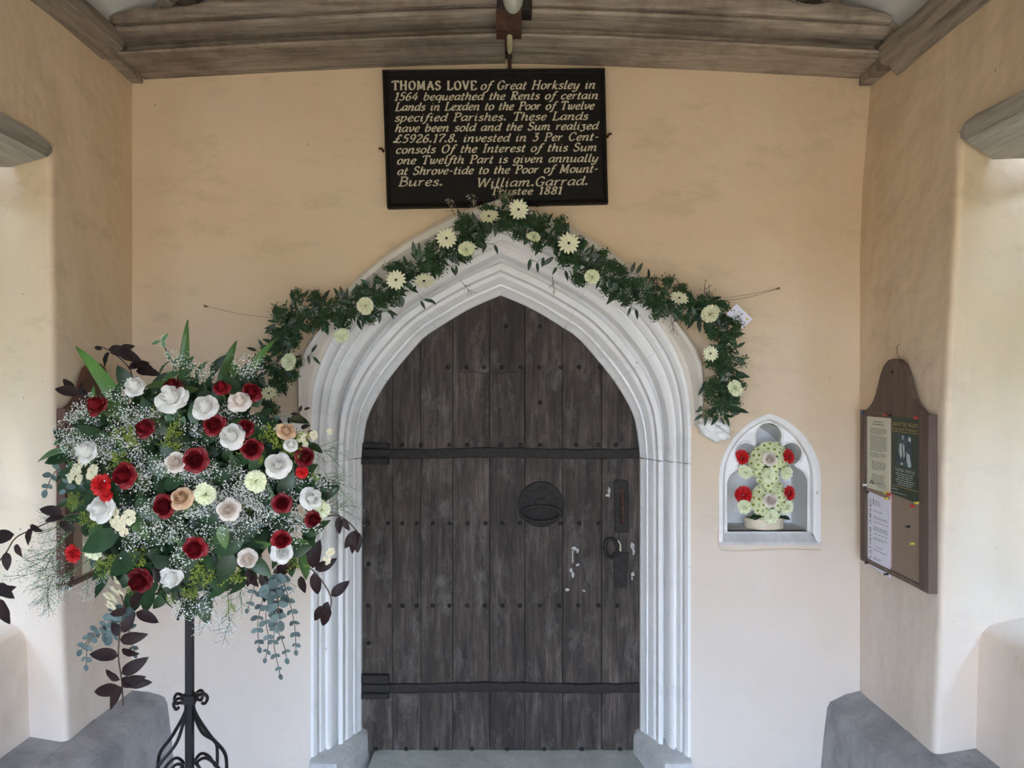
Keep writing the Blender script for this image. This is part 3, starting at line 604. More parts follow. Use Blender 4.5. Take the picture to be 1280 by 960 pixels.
#@@OBJECTS
# ---------------------------------------------------------------- nib-pen lettering
G = {
'a': (.56, [[(.50,.55),(.30,.62),(.10,.48),(.04,.22),(.14,.03),(.30,.08),(.46,.34),(.52,.60)],[(.52,.60),(.46,.20),(.48,.03),(.60,.08)]]),
'b': (.54, [[(.10,1.0),(.07,.5),(.06,.06)],[(.08,.36),(.24,.60),(.42,.56),(.47,.32),(.36,.08),(.18,.0),(.06,.06)]]),
'c': (.46, [[(.44,.50),(.32,.62),(.14,.54),(.05,.30),(.12,.06),(.28,.0),(.44,.12)]]),
'd': (.58, [[(.50,.52),(.30,.62),(.10,.48),(.04,.22),(.14,.03),(.30,.06),(.46,.30)],[(.52,1.0),(.48,.25),(.50,.03),(.62,.08)]]),
'e': (.46, [[(.06,.28),(.30,.34),(.42,.48),(.32,.62),(.14,.54),(.05,.30),(.12,.05),(.28,.0),(.44,.12)]]),
'f': (.40, [[(.52,.92),(.40,1.0),(.28,.84),(.22,.40),(.14,-.12),(.02,-.30),(-.08,-.24)],[(.08,.56),(.42,.58)]]),
'g': (.54, [[(.48,.54),(.28,.62),(.09,.48),(.05,.24),(.16,.05),(.32,.10),(.46,.34),(.52,.60)],[(.52,.60),(.46,.10),(.36,-.26),(.16,-.32),(.02,-.22)]]),
'h': (.58, [[(.12,1.0),(.09,.5),(.06,.0)],[(.09,.32),(.26,.58),(.42,.60),(.46,.42),(.42,.12),(.50,.0),(.60,.08)]]),
'i': (.28, [[(.02,.50),(.12,.60),(.10,.20),(.14,.0),(.26,.08)],[(.13,.82),(.16,.86)]]),
'j': (.28, [[(.12,.60),(.10,.0),(.0,-.3)]]),
'k': (.52, [[(.12,1.0),(.09,.5),(.06,.0)],[(.44,.60),(.12,.30),(.24,.26),(.42,.0),(.54,.06)]]),
'l': (.27, [[(.14,1.0),(.11,.5),(.10,.08),(.18,.0),(.28,.08)]]),
'm': (.86, [[(.0,.50),(.10,.60),(.06,.0)],[(.08,.32),(.24,.58),(.36,.58),(.34,.0)],[(.36,.32),(.52,.58),(.68,.60),(.70,.36),(.68,.08),(.76,.0),(.86,.08)]]),
'n': (.60, [[(.0,.50),(.10,.60),(.06,.0)],[(.08,.32),(.26,.58),(.42,.60),(.46,.40),(.42,.10),(.50,.0),(.62,.08)]]),
'o': (.50, [[(.26,.62),(.10,.52),(.04,.28),(.12,.04),(.26,.0),(.42,.12),(.48,.36),(.40,.56),(.26,.62)]]),
'p': (.54, [[(.0,.50),(.10,.60),(.04,-.32)],[(.08,.36),(.24,.60),(.42,.56),(.47,.32),(.36,.08),(.18,.0),(.08,.08)]]),
'q': (.54, [[(.48,.54),(.28,.62),(.09,.48),(.05,.24),(.16,.05),(.32,.10),(.46,.34)],[(.52,.62),(.44,-.34)]]),
'r': (.42, [[(.0,.50),(.11,.60),(.07,.0)],[(.09,.32),(.24,.56),(.40,.60)]]),
's': (.42, [[(.40,.52),(.26,.62),(.12,.54),(.12,.40),(.34,.26),(.36,.10),(.22,.0),(.02,.08)]]),
't': (.32, [[(.16,.86),(.11,.30),(.10,.06),(.18,.0),(.30,.08)],[(.0,.58),(.30,.60)]]),
'u': (.60, [[(.0,.50),(.10,.60),(.08,.20),(.12,.02),(.26,.04),(.44,.30),(.48,.60)],[(.48,.60),(.46,.10),(.52,.0),(.62,.08)]]),
'v': (.50, [[(.0,.52),(.10,.60),(.14,.20),(.18,.0)],[(.18,.0),(.40,.24),(.46,.52),(.38,.62)]]),
'w': (.74, [[(.0,.52),(.10,.60),(.10,.20),(.18,.0),(.34,.20),(.38,.60)],[(.38,.60),(.36,.20),(.44,.0),(.62,.22),(.68,.52),(.60,.62)]]),
'x': (.50, [[(.02,.52),(.12,.60),(.30,.08),(.42,.0),(.50,.08)],[(.48,.56),(.38,.60),(.12,.04),(.02,.02)]]),
'y': (.56, [[(.0,.50),(.10,.60),(.08,.20),(.14,.02),(.28,.06),(.44,.32)],[(.50,.60),(.44,.08),(.34,-.26),(.14,-.32),(.02,-.22)]]),
'z': (.48, [[(.04,.58),(.40,.58),(.24,.36),(.40,.20),(.34,-.10),(.14,-.2),(.02,-.1)]]),
'A': (.74, [[(.04,0),(.36,1)],[(.36,1),(.66,0)],[(.16,.34),(.54,.34)],[(-.02,0),(.14,0)],[(.54,0),(.76,0)]]),
'B': (.62, [[(.12,0),(.12,1)],[(.0,1),(.36,1),(.52,.86),(.46,.60),(.14,.53)],[(.14,.53),(.48,.50),(.60,.26),(.46,.02),(.0,0)]]),
'C': (.64, [[(.58,.76),(.50,.96),(.30,1.0),(.10,.80),(.05,.42),(.18,.06),(.38,.0),(.58,.18)]]),
'E': (.60, [[(.12,0),(.12,1)],[(.02,1),(.54,1),(.55,.80)],[(.12,.52),(.42,.52)],[(.02,0),(.54,0),(.58,.22)]]),
'G': (.68, [[(.58,.78),(.50,.96),(.30,1.0),(.10,.80),(.05,.42),(.18,.06),(.38,.0),(.56,.10),(.57,.40)],[(.40,.40),(.68,.40)]]),
'H': (.78, [[(.12,0),(.12,1)],[(.62,0),(.62,1)],[(.12,.52),(.62,.52)],[(.0,1),(.24,1)],[(.50,1),(.74,1)],[(.0,0),(.24,0)],[(.50,0),(.74,0)]]),
'I': (.34, [[(.16,0),(.16,1)],[(.02,1),(.30,1)],[(.02,0),(.30,0)]]),
'L': (.60, [[(.12,0),(.12,1)],[(.0,1),(.26,1)],[(.0,0),(.52,0),(.56,.24)]]),
'M': (.92, [[(.10,0),(.14,1)],[(.14,1),(.42,.10)],[(.42,.10),(.72,1)],[(.72,1),(.76,0)],[(.0,0),(.20,0)],[(.64,0),(.88,0)],[(.02,1),(.14,1)],[(.72,1),(.84,1)]]),
'O': (.74, [[(.36,1.0),(.14,.86),(.06,.5),(.14,.14),(.36,0),(.58,.14),(.67,.5),(.58,.86),(.36,1.0)]]),
'P': (.60, [[(.14,0),(.14,1)],[(.0,.96),(.36,1.0),(.56,.84),(.50,.56),(.16,.48)],[(.02,0),(.28,0)]]),
'R': (.66, [[(.14,0),(.14,1)],[(.0,.96),(.36,1.0),(.54,.84),(.48,.58),(.16,.52)],[(.28,.52),(.46,.12),(.58,0),(.68,.06)],[(.02,0),(.26,0)]]),
'S': (.56, [[(.48,.82),(.38,.98),(.20,1.0),(.08,.82),(.14,.60),(.42,.44),(.50,.22),(.36,.02),(.16,0),(.03,.20)]]),
'T': (.66, [[(.32,0),(.32,1)],[(.02,.82),(.04,1),(.60,1),(.62,.82)],[(.18,0),(.46,0)]]),
'V': (.70, [[(.06,1),(.34,0)],[(.34,0),(.62,1)],[(-.02,1),(.18,1)],[(.52,1),(.72,1)]]),
'W': (.98, [[(.06,1),(.26,0)],[(.26,0),(.50,1)],[(.50,1),(.68,0)],[(.68,0),(.94,1)],[(-.04,1),(.16,1)]]),
'U': (.70, [[(.12,1),(.12,.25),(.24,.02),(.46,.02),(.60,.25),(.60,1)]]),
'N': (.78, [[(.12,0),(.12,1)],[(.12,1),(.62,0)],[(.62,0),(.62,1)]]),
'D': (.70, [[(.12,0),(.12,1)],[(.0,1),(.34,1),(.60,.80),(.62,.30),(.36,0),(.0,0)]]),
'Y': (.64, [[(.04,1),(.32,.5)],[(.60,1),(.32,.5),(.32,0)]]), 'F': (.56, [[(.12,0),(.12,1)],[(.02,1),(.52,1)],[(.12,.52),(.42,.52)]]),
'0': (.54, [[(.28,1),(.10,.8),(.05,.45),(.12,.08),(.26,0),(.42,.14),(.48,.5),(.42,.9),(.28,1)]]),
'1': (.40, [[(.06,.84),(.22,1.0),(.20,0)],[(.08,0),(.32,0)]]),
'2': (.54, [[(.08,.80),(.22,1),(.42,.90),(.44,.66),(.06,.04),(.48,.04),(.52,.16)]]),
'3': (.52, [[(.08,.96),(.42,.96),(.22,.60),(.42,.50),(.46,.22),(.30,0),(.04,.10)]]),
'4': (.58, [[(.40,1),(.04,.30),(.56,.30)],[(.42,.62),(.36,0)]]),
'5': (.52, [[(.48,1),(.18,.98),(.12,.58),(.36,.58),(.44,.30),(.28,.02),(.02,.08)]]),
'6': (.54, [[(.46,.92),(.28,.96),(.10,.60),(.06,.22),(.20,0),(.40,.08),(.46,.34),(.34,.54),(.10,.40)]]),
'7': (.50, [[(.04,.84),(.08,.98),(.50,.98),(.24,.4),(.18,0)]]),
'8': (.54, [[(.28,.54),(.12,.72),(.18,.94),(.34,1),(.46,.82),(.36,.60),(.10,.34),(.08,.10),(.26,0),(.44,.14),(.42,.38),(.28,.54)]]),
'9': (.54, [[(.10,.06),(.28,.04),(.44,.40),(.48,.76),(.34,1),(.14,.92),(.08,.66),(.22,.46),(.44,.58)]]),
'.': (.22, [[(.01,.06),(.20,.06)],[(.01,.10),(.20,.10)],[(.04,.14),(.17,.14)]]), '-': (.40, [[(.06,.36),(.34,.40)]]), ' ': (.40, []),
'£': (.74, [[(.62,.82),(.50,.98),(.36,.84),(.30,.30),(.16,.04),(.03,.10),(.14,.20),(.36,.04),(.60,.04),(.68,.18)],[(.14,.50),(.50,.52)]]),
}
def text_strokes(mb, s, place, x0, x1, h, slant, wmin, wmax, ang=35, track=.08):
    """place(x, y) -> point on the board; x0..x1 span of the line; h cap height"""
    adv = sum(G[c][0]+track for c in s); k = (x1-x0)/adv; x = x0
    na = radians(ang); smooth = lambda p: catmull([Vector((a, b, 0)) for a, b in p], 3) if len(p) > 2 else [Vector((*q, 0)) for q in p]
    for c in s:
        wd, strokes = G[c]
        for st in strokes:
            P2 = smooth(st); P2 = [Vector((x+(p.x)*k+slant*p.y*h, p.y*h, 0)) for p in P2]; L = []; R = []
            for i, p in enumerate(P2):
                t = (P2[min(i+1, len(P2)-1)]-P2[max(i-1, 0)]); t = t.normalized() if t.length else Vector((1, 0, 0))
                wv = wmin+(wmax-wmin)*abs(sin(atan2(t.y, t.x)-na)); nrm = Vector((-t.y, t.x, 0))*wv*.5
                L.append(place(p.x+nrm.x, p.y+nrm.y)); R.append(place(p.x-nrm.x, p.y-nrm.y))
            n = len(L); mb.add(L+R, [(i, i+1, n+i+1, n+i) for i in range(n-1)])
        x += (wd+track)*k

# ---------------------------------------------------------------- painted board over the door
cs = [P(478, 88, 3.345), P(756, 85.5, 3.345), P(760, 254, 3.365), P(484, 260, 3.365)]
root = thing('inscribed_board', 'black wooden board with cream painted lettering above the door arch', 'sign', ((cs[2]+cs[3])/2))
def bil(s, t, d=0):
    q = cs[0].lerp(cs[1], s).lerp(cs[3].lerp(cs[2], s), t); return Vector((q.x, q.y+d, q.z))
mb = MB(); f = .028; g = .045
mb.add([bil(a, b, d) for a, b, d in ((.01, .01, .004), (.99, .01, .004), (.99, .99, .004), (.01, .99, .004), (.01, .01, .03), (.99, .01, .03), (.99, .99, .03), (.01, .99, .03))],
       [(0, 3, 2, 1), (4, 5, 6, 7), (0, 1, 5, 4), (1, 2, 6, 5), (2, 3, 7, 6), (3, 0, 4, 7)])
part('panel', mb, M['signblack'], root, smooth=0, fix=True)
mw, mh = .020, .032
for (a0, b0, a1, b1, da, db) in ((0, 0, 1, 0, 0, 1), (1, 0, 1, 1, -1, 0), (1, 1, 0, 1, 0, -1), (0, 1, 0, 0, 1, 0)):
    mb = MB(); rings = []
    for (a, b, e) in ((a0, b0, 1), (a1, b1, -1)):
        ring_ = []
        for t, y in ((0, .034), (0, -.006), (.25, -.012), (.55, -.010), (.65, -.003), (1.0, .001), (1.0, .006)):
            aa = a+(da*mw*t if da else (1 if a == 0 else -1)*mw*t); bb = b+(db*mh*t if db else (1 if b == 0 else -1)*mh*t)
            ring_.append(bil(aa, bb, y))
        rings.append(ring_)
    mb.loft(rings); part('frame_moulding', mb, M['signblack'], root, smooth=0, fix=True)
LN = [("THOMAS LOVE", 490.5, 597, 112.0, 112, 0, 10.5, 1), ("of Great Horksley in", 600.5, 744.5, 112, 110.6, .28, 10.5, 0), ("1564 bequeathed the Rents of certain", 492.5, 748, 125.5, 123.5, .28, 9.6, 0),
      ("Lands in Lexden to the Poor of Twelve", 494, 743, 138.3, 136.4, .28, 9.8, 0), ("specified Parishes. These Lands", 493, 735.5, 151.8, 149.5, .28, 9.8, 0), ("have been sold and the Sum realized", 493.5, 748, 165, 161.5, .28, 9.8, 0),
      ("£5926.17.8. invested in 3 Per Cent-", 491.5, 749, 178.5, 175.2, .28, 9.8, 0), ("consols Of the Interest of this Sum", 494.5, 746.5, 191.8, 188.4, .28, 9.8, 0), ("one Twelfth Part is given annually", 496, 748, 205.2, 202, .28, 9.8, 0),
      ("at Shrove-tide to the Poor of Mount-", 496.5, 748, 218.5, 215.2, .28, 9.8, 0), ("Bures.", 498, 554.5, 232.5, 232, .28, 11, 0), ("William.Garrad.", 595, 736, 234, 231, .28, 11, 0), ("Trustee 1881", 613, 703.5, 243.5, 242.3, .22, 8.8, 0)]
for s, x0, x1, ya, yb, sl, h, caps in LN:
    mb = MB(); dd = 3.345
    def place(x, y, ya=ya, yb=yb, x0=x0, x1=x1):
        v = ya+(yb-ya)*(x-x0)/(x1-x0)-y; t = (v-87)/170; d = 3.345+.020*t+.0032; return P(x, v, d)
    text_strokes(mb, s, place, x0, x1, h, sl, .85, 2.05 if not caps else 2.5, 20, .10 if not caps else .16)
    part('lettering', mb, M['letter'], root, smooth=0)['kind'] = 'stuff'
for u, v in ((478.5, 188), (760, 170), (549, 258), (672, 257)):
    mb = MB(); q = P(u, v, 3.385); mb.tube([q+Vector((0, .02, 0)), q+Vector((0, -.02, 0)), q+Vector((-.012 if u < 600 else .012, -.025, .002))], .005, 6); part('iron_holdfast', mb, M['rust'], root)
# ---------------------------------------------------------------- lamp, conduit on the tie beam
q = P(637, 0, 3.06)
root = thing('bulkhead_lamp', 'oval frosted bulkhead lamp on a dark rusty box at the middle of the tie beam', 'lamp', (q.x, -.31, 3.15))
mb = MB(); a, b = P(620, 38, 3.06), P(652, 12, 3.06); mb.box((a.x, -.345, a.z), (b.x, -.26, b.z)); part('junction_box', mb, M['rust'], root, smooth=0)
mb = MB(); a, b = P(621, 12, 3.05), P(665, -30, 3.05); mb.prism([(a.x, a.z), (b.x, a.z), (b.x, b.z), (a.x, b.z)], -.35, -.26, .008); part('back_plate', mb, M['iron'], root, smooth=0, fix=True)
mb = MB(); c = P(641.5, -8, 3.02); rings = []
for i in range(9):
    t = i/8*pi/2; rings.append([(c.x+.039*cos(t)*cos(k*pi/12)+.0001*cos(k), -.35-.05*sin(t), c.z+.062*cos(t)*sin(k*pi/12)) for k in range(24)])
mb.loft(rings); part('glass_dome', mb, M['glass'], root, smooth=60, fix=True)
root = thing('cable_conduit', 'thin rusty conduit running down from the lamp box to the black board', 'conduit', P(636, 88, 3.385))
mb = MB(); mb.tube([P(635, 38, 3.10), P(636, 45, 3.12), P(636.5, 75, 3.34), P(637, 80, 3.38), P(637, 90, 3.385)], .0075, 8); part('pipe', mb, M['rust'], root, smooth=60)
mb = MB(); mb.tube([P(636.7, 43, 3.10), P(637, 46, 3.10), P(637, 62, 3.20), P(637, 66, 3.235)], [.006, .011, .011, .006], 8); part('cream_cable_clip', mb, M['cream_clip'], root, smooth=60)

# ---------------------------------------------------------------- notice boards
def notice_board(s, xw, ya, yb, z0, z1, zt, label, wood_, items):
    """board on a side wall; ya far edge, yb near edge"""
    root = thing('notice_board', label, 'notice board', (xw, (ya+yb)/2, z0)); L = ya-yb; fx = xw-s*.022
    def Q(t, z, d=0): return Vector((fx-s*d, ya-L*t, z))       # t from far (0) to near (1)
    def plate3(name, mat, t0, t1, za, zb, d0, d1, par, za2=None, zb2=None):
        mb = MB(); za2 = za if za2 is None else za2; zb2 = zb if zb2 is None else zb2
        mb.add([Q(t0, za, d0), Q(t1, za2, d0), Q(t1, zb2, d0), Q(t0, zb, d0), Q(t0, za, d1), Q(t1, za2, d1), Q(t1, zb2, d1), Q(t0, zb, d1)],
               [(0, 1, 2, 3), (4, 5, 6, 7), (0, 1, 5, 4), (1, 2, 6, 5), (2, 3, 7, 6), (3, 0, 4, 7)])
        return part(name, mb, mat, par, smooth=0, fix=True)
    # headboard with an ogee shoulder
    H = zt-z1; prof = [(.07, 0), (.13, .07), (.19, .18), (.235, .32), (.27, .50), (.31, .70), (.36, .87), (.43, .975), (.5, 1.0)]
    pts = prof+[(1-t, h) for t, h in reversed(prof[:-1])]; mb = MB()
    mb.loft([[Q(t, z1+h*H, d) for t, h in [(.004, -.12), (.004, 0)]+pts+[(.996, 0), (.996, -.12)]] for d in (-.018, .0, .004)])
    hb = part('headboard', mb, wood_, root, smooth=0, fix=True)
    mb = MB(); c = Q(.5, zt-.05, .004); mb.tube([c, c+Vector((-s*.004, 0, 0))], .006, 8); part('screw', mb, M['iron'], hb)
    plate3('panel', M['cork'], .05, .95, z0+.01, z1-.01, -.02, .001, root)
    for t0, t1, a, b in ((0, .075, z0, z1), (.88, 1.0, z0, z1)): plate3('frame_stile', wood_, t0, t1, a, b, -.021, .009, root)
    for a, b in ((z0, z0+.016), (z1-.012, z1)): plate3('frame_rail', wood_, .075, .88, a, b, -.021, .007, root)
    items(root, Q, plate3); return root
def lines(mb, Q, t0, t1, z, hh, d, r, slope=0, seg=5):
    """a row of printed words"""
    t = t0
    while t < t1-.01:
        w_ = r.uniform(.02, .06); e = min(t1, t+w_)
        mb.add([Q(t, z, d), Q(e, z, d), Q(e, z+hh, d), Q(t, z+hh, d)], [(0, 1, 2, 3)]); t = e+.008
def pin(name, col, q, s, par):
    mb = MB(); mb.tube([q, q+Vector((-s*.004, 0, 0)), q+Vector((-s*.010, 0, 0)), q+Vector((-s*.013, 0, 0))], [.0055, .0035, .0035, .0060], 8)
    part('push_pin', mb, M['pin_'+col], par, smooth=40)['label'] = col+' push pin'
def items_right(root, Q, plate3):
    r = random.Random(4); s = 1
    p1 = plate3('order_of_service_sheet', M['paper_cream'], .095, .455, 1.335, 1.628, .0015, .003, root); p1['label'] = 'cream sheet printed with small grey paragraphs'
    ink = MB(); d = .0034
    text_strokes(ink, "Welcome to", lambda x, y: Q(x/100, 1.590+y/1000, d), 19.5, 33, 8, 0, 1.2, 1.6, 0) if False else None
    for (z, a, b) in ((1.600, .20, .34), (1.590, .18, .36)): lines(ink, Q, a, b, z, .0045, d, r)
    z = 1.575
    for n, a, b in ((5, .15, .41), (12, .15, .41), (4, .15, .40), (1, .15, .17), (7, .17, .39), (1, .15, .18), (8, .17, .37)):
        for q in range(n): lines(ink, Q, a, b-(r.uniform(.04, .12) if q == n-1 else 0), z, .0024, d, r); z -= .0052
        z -= .004
    for q in range(3): lines(ink, Q, .25, .40, 1.362-q*.006, .0022, d, r)
    lines(ink, Q, .14, .22, 1.355, .010, d, r); lines(ink, Q, .15, .20, 1.363, .008, d, r)
    part('print', ink, M['ink'], p1, smooth=0)['kind'] = 'stuff'
    plate3('pink_card_strip', M['paper_pink'], .44, .475, 1.06, 1.632, .0010, .0014, root)
    p2 = plate3('concert_poster', M['paper_green'], .48, .87, 1.34, 1.630, .0018, .0045, root, 1.330); p2['label'] = 'dark green concert poster with a blue photograph of two people'
    d = .0052; mb = MB()
    pl_ = lambda zb: (lambda x, y: Q(x/1000, zb+y/1000, d))
    text_strokes(mb, "YORK OF THE VALLEYS".replace('YORK', 'VOICES') if False else "LORD OF THE VALLEYS", pl_(1.597), 495, 855, 11, 0, 2.0, 3.0, 0, .14)
    text_strokes(mb, "Songs and Traditions", pl_(1.581), 495, 850, 9, 0, 1.6, 2.4, 0, .14)
    for zz in (1.574, 1.372): mb.add([Q(.49, zz, d), Q(.86, zz, d), Q(.86, zz+.0016, d), Q(.49, zz+.0016, d)], [(0, 1, 2, 3)])
    part('gold_print', mb, M['goldink'], p2, smooth=0)['kind'] = 'stuff'
    mb = MB(); mb.add([Q(.56, 1.452, .0048), Q(.77, 1.448, .0048), Q(.77, 1.565, .0048), Q(.58, 1.567, .0048)], [(0, 1, 2, 3)]); ph = part('photograph', mb, M['blueink'], p2, smooth=0)
    mb = MB(); d = .0054
    def blob(pts): mb.add([Q(t, z, d) for t, z in pts], [tuple(range(len(pts)))])
    blob([(.605, 1.53), (.635, 1.535), (.64, 1.49), (.62, 1.478), (.60, 1.50)]); blob([(.650, 1.535), (.672, 1.525), (.678, 1.49), (.664, 1.48), (.655, 1.50)])
    blob([(.70, 1.505), (.745, 1.495), (.765, 1.455), (.73, 1.45), (.705, 1.47)]); blob([(.64, 1.562), (.66, 1.562), (.658, 1.548), (.642, 1.548)]); blob([(.725, 1.56), (.76, 1.557), (.76, 1.543), (.728, 1.545)])
    blob([(.62, 1.462), (.65, 1.465), (.65, 1.455), (.62, 1.455)])
    text_strokes(mb, "MENS CHORUS".replace('MENS', 'VOICES'), pl_(1.431), 545, 815, 8, 0, 1.5, 2.2, 0, .14)
    for k in range(6): lines(mb, Q, .55+.012*(k % 3), .81-.02*(k % 3), 1.421-k*.008, .0022, d, r)
    lines(mb, Q, .50, .58, 1.360, .0022, d, r); lines(mb, Q, .50, .70, 1.347, .002, d, r)
    part('pale_print', mb, M['whiteink'], p2, smooth=0)['kind'] = 'stuff'
    p3 = plate3('award_certificate', M['paper_white'], .105, .455, 1.030, 1.322, .0015, .003, root, 1.018, 1.312); p3['label'] = 'white certificate with PLATINUM AWARD printed up its left edge'
    mb = MB(); d = .0034
    text_strokes(mb, "PLATINUM AWARD", lambda x, y: Q(.165-y/1000, 1.04+x/1000, d), 4, 258, 34, 0, 2.2, 3.4, 0, .2)
    for k, (z, a, b) in enumerate(((1.290, .21, .30), (1.283, .22, .31), (1.276, .22, .31), (1.250, .20, .34), (1.228, .20, .42), (1.222, .20, .42), (1.208, .20, .42), (1.188, .20, .42), (1.182, .20, .42), (1.176, .20, .42), (1.162, .20, .42), (1.146, .20, .42), (1.140, .20, .36), (1.112, .24, .33), (1.098, .20, .41), (1.068, .20, .33), (1.062, .20, .33))):
        lines(mb, Q, a, b, z, .0024, d, r)
    mb.add([Q(.19, 1.275, d), Q(.205, 1.275, d), Q(.205, 1.298, d), Q(.19, 1.298, d)], [(0, 1, 2, 3)])
    part('print', mb, M['ink'], p3, smooth=0)['kind'] = 'stuff'
    for col, t, z in (('blue', .06, 1.632), ('red', .435, 1.634), ('black', .48, 1.632), ('red', .85, 1.632), ('white', .09, 1.345), ('yellow', .43, 1.338), ('red', .47, 1.336), ('yellow', .43, 1.317), ('black', .12, 1.318), ('black', .12, 1.036), ('black', .43, 1.03),
                      ('yellow', .86, 1.334), ('red', .80, 1.318), ('yellow', .80, 1.185), ('black', .74, 1.24)): pin('push_pin', col, Q(t, z, .005), 1, root)
def items_left(root, Q, plate3):
    r = random.Random(5)
    p1 = plate3('white_notice', M['paper_white'], .12, .72, 1.33, 1.60, .0015, .003, root)
    mb = MB(); lines(mb, Q, .45, .68, 1.585, .008, .0034, r)
    for k in range(12): lines(mb, Q, .18, .68, 1.565-.012*k, .003, .0034, r)
    part('print', mb, M['ink'], p1, smooth=0)['kind'] = 'stuff'
    p2 = plate3('cream_notice', M['paper_cream'], .12, .72, 1.06, 1.30, .0015, .003, root)
    mb = MB(); lines(mb, Q, .40, .68, 1.24, .006, .0034, r); lines(mb, Q, .2, .68, 1.10, .004, .0034, r); part('print', mb, M['ink'], p2, smooth=0)['kind'] = 'stuff'
y0, y1 = CD-0, 0
ya = 1.43*F/439-CD; yb = 1.43*F/525-CD
notice_board(1, XR-.001, ya, yb, 1.035, 1.645, 1.845, 'brown notice board with posters and pins on the right wall', M['boardwood'], items_right)
ya = -.05; yb = 1.56*F/562-CD
notice_board(-1, XL+.001, -.11, yb, 1.035, 1.665, 1.83, 'red-brown notice board on the left wall, half hidden by the flowers', M['redwood'], items_left)
root = thing('hanging_wire', 'short bent wire hook above the notice board on the right wall', 'wire', (XR-.01, -.36, 1.84))
mb = MB(); mb.tube([(XR-.004, -.36, 1.84), (XR-.02, -.37, 1.865), (XR-.006, -.34, 1.89), (XR-.004, -.36, 1.90)], .0012, 5); part('wire', mb, M['wire'], root)

# ---------------------------------------------------------------- flower and leaf prototypes (unit size, facing +Z)
def patch(mb, fn, nu, nv):
    b = [fn(i/nu, j/nv) for j in range(nv+1) for i in range(nu+1)]
    mb.add(b, [(j*(nu+1)+i, j*(nu+1)+i+1, (j+1)*(nu+1)+i+1, (j+1)*(nu+1)+i) for j in range(nv) for i in range(nu)])
def rose_mesh(name, mat, seed, openness=1.0):
    r = random.Random(seed); mb = MB()
    for li, (ro, h, n, wd, curl, inn_) in enumerate(((1.0, .42, 5, .92, .34, 0), (.86, .62, 5, .90, .22, 0), (.72, .84, 4, .98, .08, .06), (.58, 1.0, 4, .95, .0, .16), (.46, 1.12, 3, 1.2, .0, .24), (.33, 1.2, 3, 1.25, .0, .28), (.20, 1.24, 2, 1.6, .0, .3))):
        off = r.random()*6
        for k_ in range(n):
            a0 = off+2*pi*k_/n+r.uniform(-.15, .15); R = ro*r.uniform(.92, 1.06)*(openness if li < 2 else 1); H = h*r.uniform(.93, 1.05); tip = r.uniform(.08, .30); H *= r.uniform(.9, 1.08)
            def fn(u, t, a0=a0, R=R, H=H, wd=wd, curl=curl, tip=tip, inn_=inn_):
                s_ = 2*u-1; wv = wd*(sin(pi*min(1, .12+.60*t)))**.8; a = a0+s_*wv*(1.0 if R > .3 else 1.1)
                edge = 1-(abs(s_)**3)*.13*t
                rr = (.10+(R-.10)*min(1, t**(.75 if inn_ == 0 else .5)))*edge*(1-.06*s_*s_)*(1-inn_*max(0, t-.55)*1.3)*(1+.05*s_); z = H*(t**.8)*edge-curl*max(0, t-.55)**1.4*2.2*(.6+abs(s_)*.8)+tip*t*t*(1-abs(s_))*.3
                return (rr*cos(a), rr*sin(a), z)
            patch(mb, fn, 6, 5)
    mb.lathe([(.08, .0), (.09, .6), (.06, 1.1), (.01, 1.16)], 7)
    return mb.mesh(name, mat, 60)
def sepal_mesh():
    mb = MB()
    for k_ in range(5):
        a = 2*pi*k_/5; ux, uy = cos(a), sin(a)
        mb.add([(ux*.1-uy*.10, uy*.1+ux*.10, -.06), (ux*.1+uy*.10, uy*.1-ux*.10, -.06), (ux*.6+uy*.12, uy*.6-ux*.12, -.02), (ux*.6-uy*.12, uy*.6+ux*.12, -.02), (ux*1.0, uy*1.0, -.12)], [(0, 1, 2, 3), (3, 2, 4)])
    mb.lathe([(.02, -.34), (.17, -.24), (.20, -.06), (.12, .02)], 8); mb.tube([(0, 0, -.3), (0, 0, -1.6)], .06, 5)
    return mb.mesh('calyx', M['stem'], 50)
def carnation_mesh(name, mat, seed):
    r = random.Random(seed); mb = MB()
    for li, (ro, z0, n) in enumerate(((1.0, .12, 9), (.88, .30, 8), (.70, .46, 7), (.48, .58, 6), (.26, .66, 4))):
        off = r.random()*6
        for k_ in range(n):
            a0 = off+2*pi*k_/n+r.uniform(-.2, .2); R = ro*r.uniform(.88, 1.08); tw = r.uniform(-.2, .2); zz = z0+r.uniform(-.05, .05)
            ph = r.random()*6
            def fn(u, t, a0=a0, R=R, zz=zz, tw=tw, ph=ph):
                s_ = 2*u-1; wv = .55*t**.7*(1.0 if R > .5 else 1.5); a = a0+s_*wv+tw*t
                zig = (.07 if int(round(u*8)) % 2 else -.05)*(t > .9)
                rr = R*(.12+.88*t)+zig*R; z = zz*(t**.5)+.10*sin(s_*6+ph)*t+.08*s_*tw*t*4
                return (rr*cos(a), rr*sin(a), z)
            patch(mb, fn, 8, 3)
    return mb.mesh(name, mat, 70)
